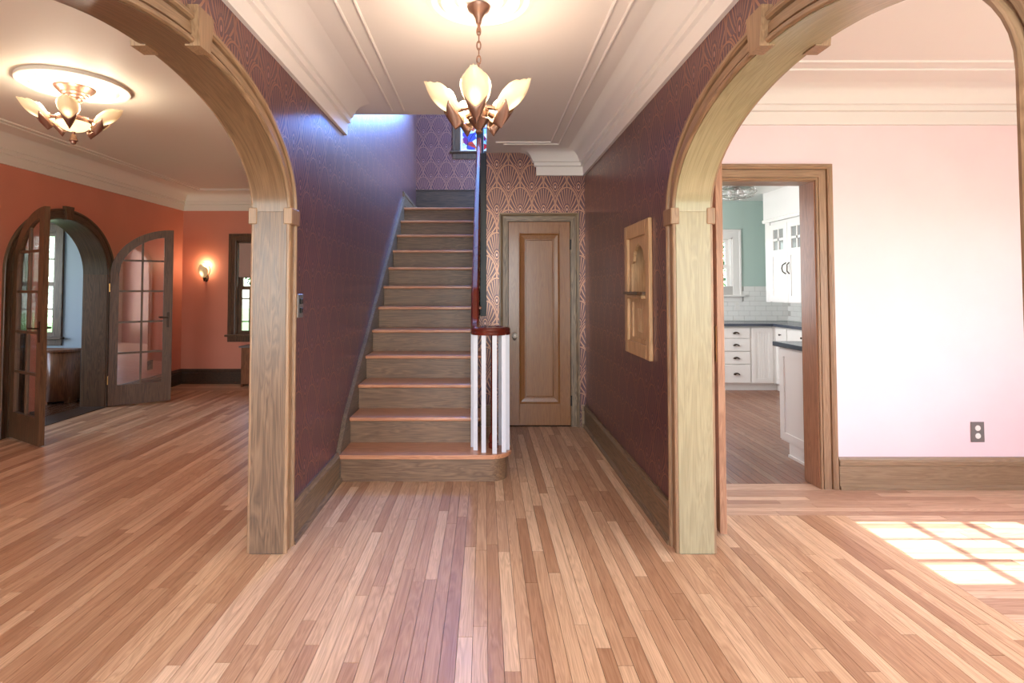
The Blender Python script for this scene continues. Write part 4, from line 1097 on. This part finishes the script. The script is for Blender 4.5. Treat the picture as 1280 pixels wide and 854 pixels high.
# ---------------------------------------------------------------- radiator covers
rc = empty('radiator_cover', (-5.3, 6.45, 0)); tag(rc, 'red brown wooden radiator cover with rounded end under the sunroom window', 'radiator cover')
def rounded(x0, x1, y0, y1, r_):
    return [(x0, y1), (x0, y0), (x1 - r_, y0)] + [(x1 - r_ + r_ * math.sin(a), y0 + r_ - r_ * math.cos(a)) for a in [PI / 2 * i / 8 for i in range(1, 9)]] + [(x1, y1)]
MB().extrude_poly(rounded(-6.2, -4.84, 6.32, 6.60, .2), PZ, .60, .625).build('top', M['radiator'], rc)
gr = [rect(-5.98 + k * .021, -5.967 + k * .021, .14, .52) for k in range(34)]
MB().extrude_poly([(-6.19, .0), (-6.12, 0), (-6.08, .05), (-5.2, .05), (-5.16, 0), (-5.06, 0), (-5.06, .6), (-6.19, .6)], PY, 6.335, 6.35, gr).build('grille_panel', M['radiator'], rc)
m = MB(); rows = []
for i in range(9):
    a = PI / 2 * i / 8; rows.append([Vector((-5.06 + .2 * math.sin(a), 6.535 - .2 * math.cos(a), z)) for z in (.03, .6)])
rows.append([Vector((-4.86, 6.60, z)) for z in (.03, .6)])
m.grid(rows); o = m.build('curved_end', M['radiator'], rc, smooth=True); sd = o.modifiers.new('thick', 'SOLIDIFY'); sd.thickness = .012
for x in (-6.14, -5.11, -4.9): box('foot', M['radiator'], (x - .03, x + .03, 6.42 if x > -5 else 6.345, 6.55 if x > -5 else 6.4, 0, .06), rc)
rc2 = empty('radiator_cover', (-3.0, 7.6, 0)); tag(rc2, 'narrow reddish wooden radiator cover below the terracotta room window', 'radiator cover')
box('top', M['plate'], (-3.36, -2.55, 7.45, LF - .03, .535, .555), rc2, .004)
for x in (-3.33, -2.6): box('side_panel', M['radiator'], (x, x + .02, 7.47, LF - .03, 0, .535), rc2)
MB().extrude_poly(rect(-3.31, -2.6, .04, .535), PY, 7.47, 7.485, [rect(-3.2 + k * .03, -3.185 + k * .03, .1, .48) for k in range(17)]).build('grille_panel', M['radiator'], rc2)

# ---------------------------------------------------------------- outdoors, seen through the windows
struct(box('ground', M['lawn'], (-40, 40, -30, 60, -.75, -.7)))
def tree(x, y, h, r_, label):
    t = empty('tree', (x, y, -.7)); tag(t, label, 'tree', 'trees outside the windows')
    MB().tube([(x, y, -.7), (x + .05, y, h * .3), (x - .05, y, h * .6), (x, y, h * .85)], [.16, .13, .1, .04], 8).build('trunk', M['bark'], t, smooth=True)
    vs, fs = [], []
    for i in range(2600):
        d_ = Vector((random.gauss(0, 1), random.gauss(0, 1), random.gauss(0, 1))).normalized() * random.uniform(.55, 1) ** .6
        bl = 1 + .25 * noise.noise(d_ * 2.2 + Vector((x, y, 0)))
        c = Vector((x + d_.x * r_ * bl, y + d_.y * r_ * bl, h * .62 + d_.z * h * .42 * bl))
        a = Vector((random.gauss(0, 1), random.gauss(0, 1), random.gauss(0, 1))).normalized(); b = a.orthogonal().normalized(); s = random.uniform(.07, .16)
        k = len(vs); vs += [c - a * s, c + b * s * .6, c + a * s, c - b * s * .6]; fs.append((k, k + 1, k + 2, k + 3))
    me = bpy.data.meshes.new('leaves'); me.from_pydata(vs, [], fs); me.materials.append(M['leaf'])
    link('leaves', me, t)['kind'] = 'stuff'
tree(-9.3, 12.5, 4.6, 1.9, 'leafy green tree outside the sunroom window')
tree(-6.6, 19.0, 4.8, 2.0, 'leafy green tree on the lawn outside the terracotta room window')
tree(6.2, 16.5, 5.0, 2.0, 'leafy green tree outside the kitchen window')
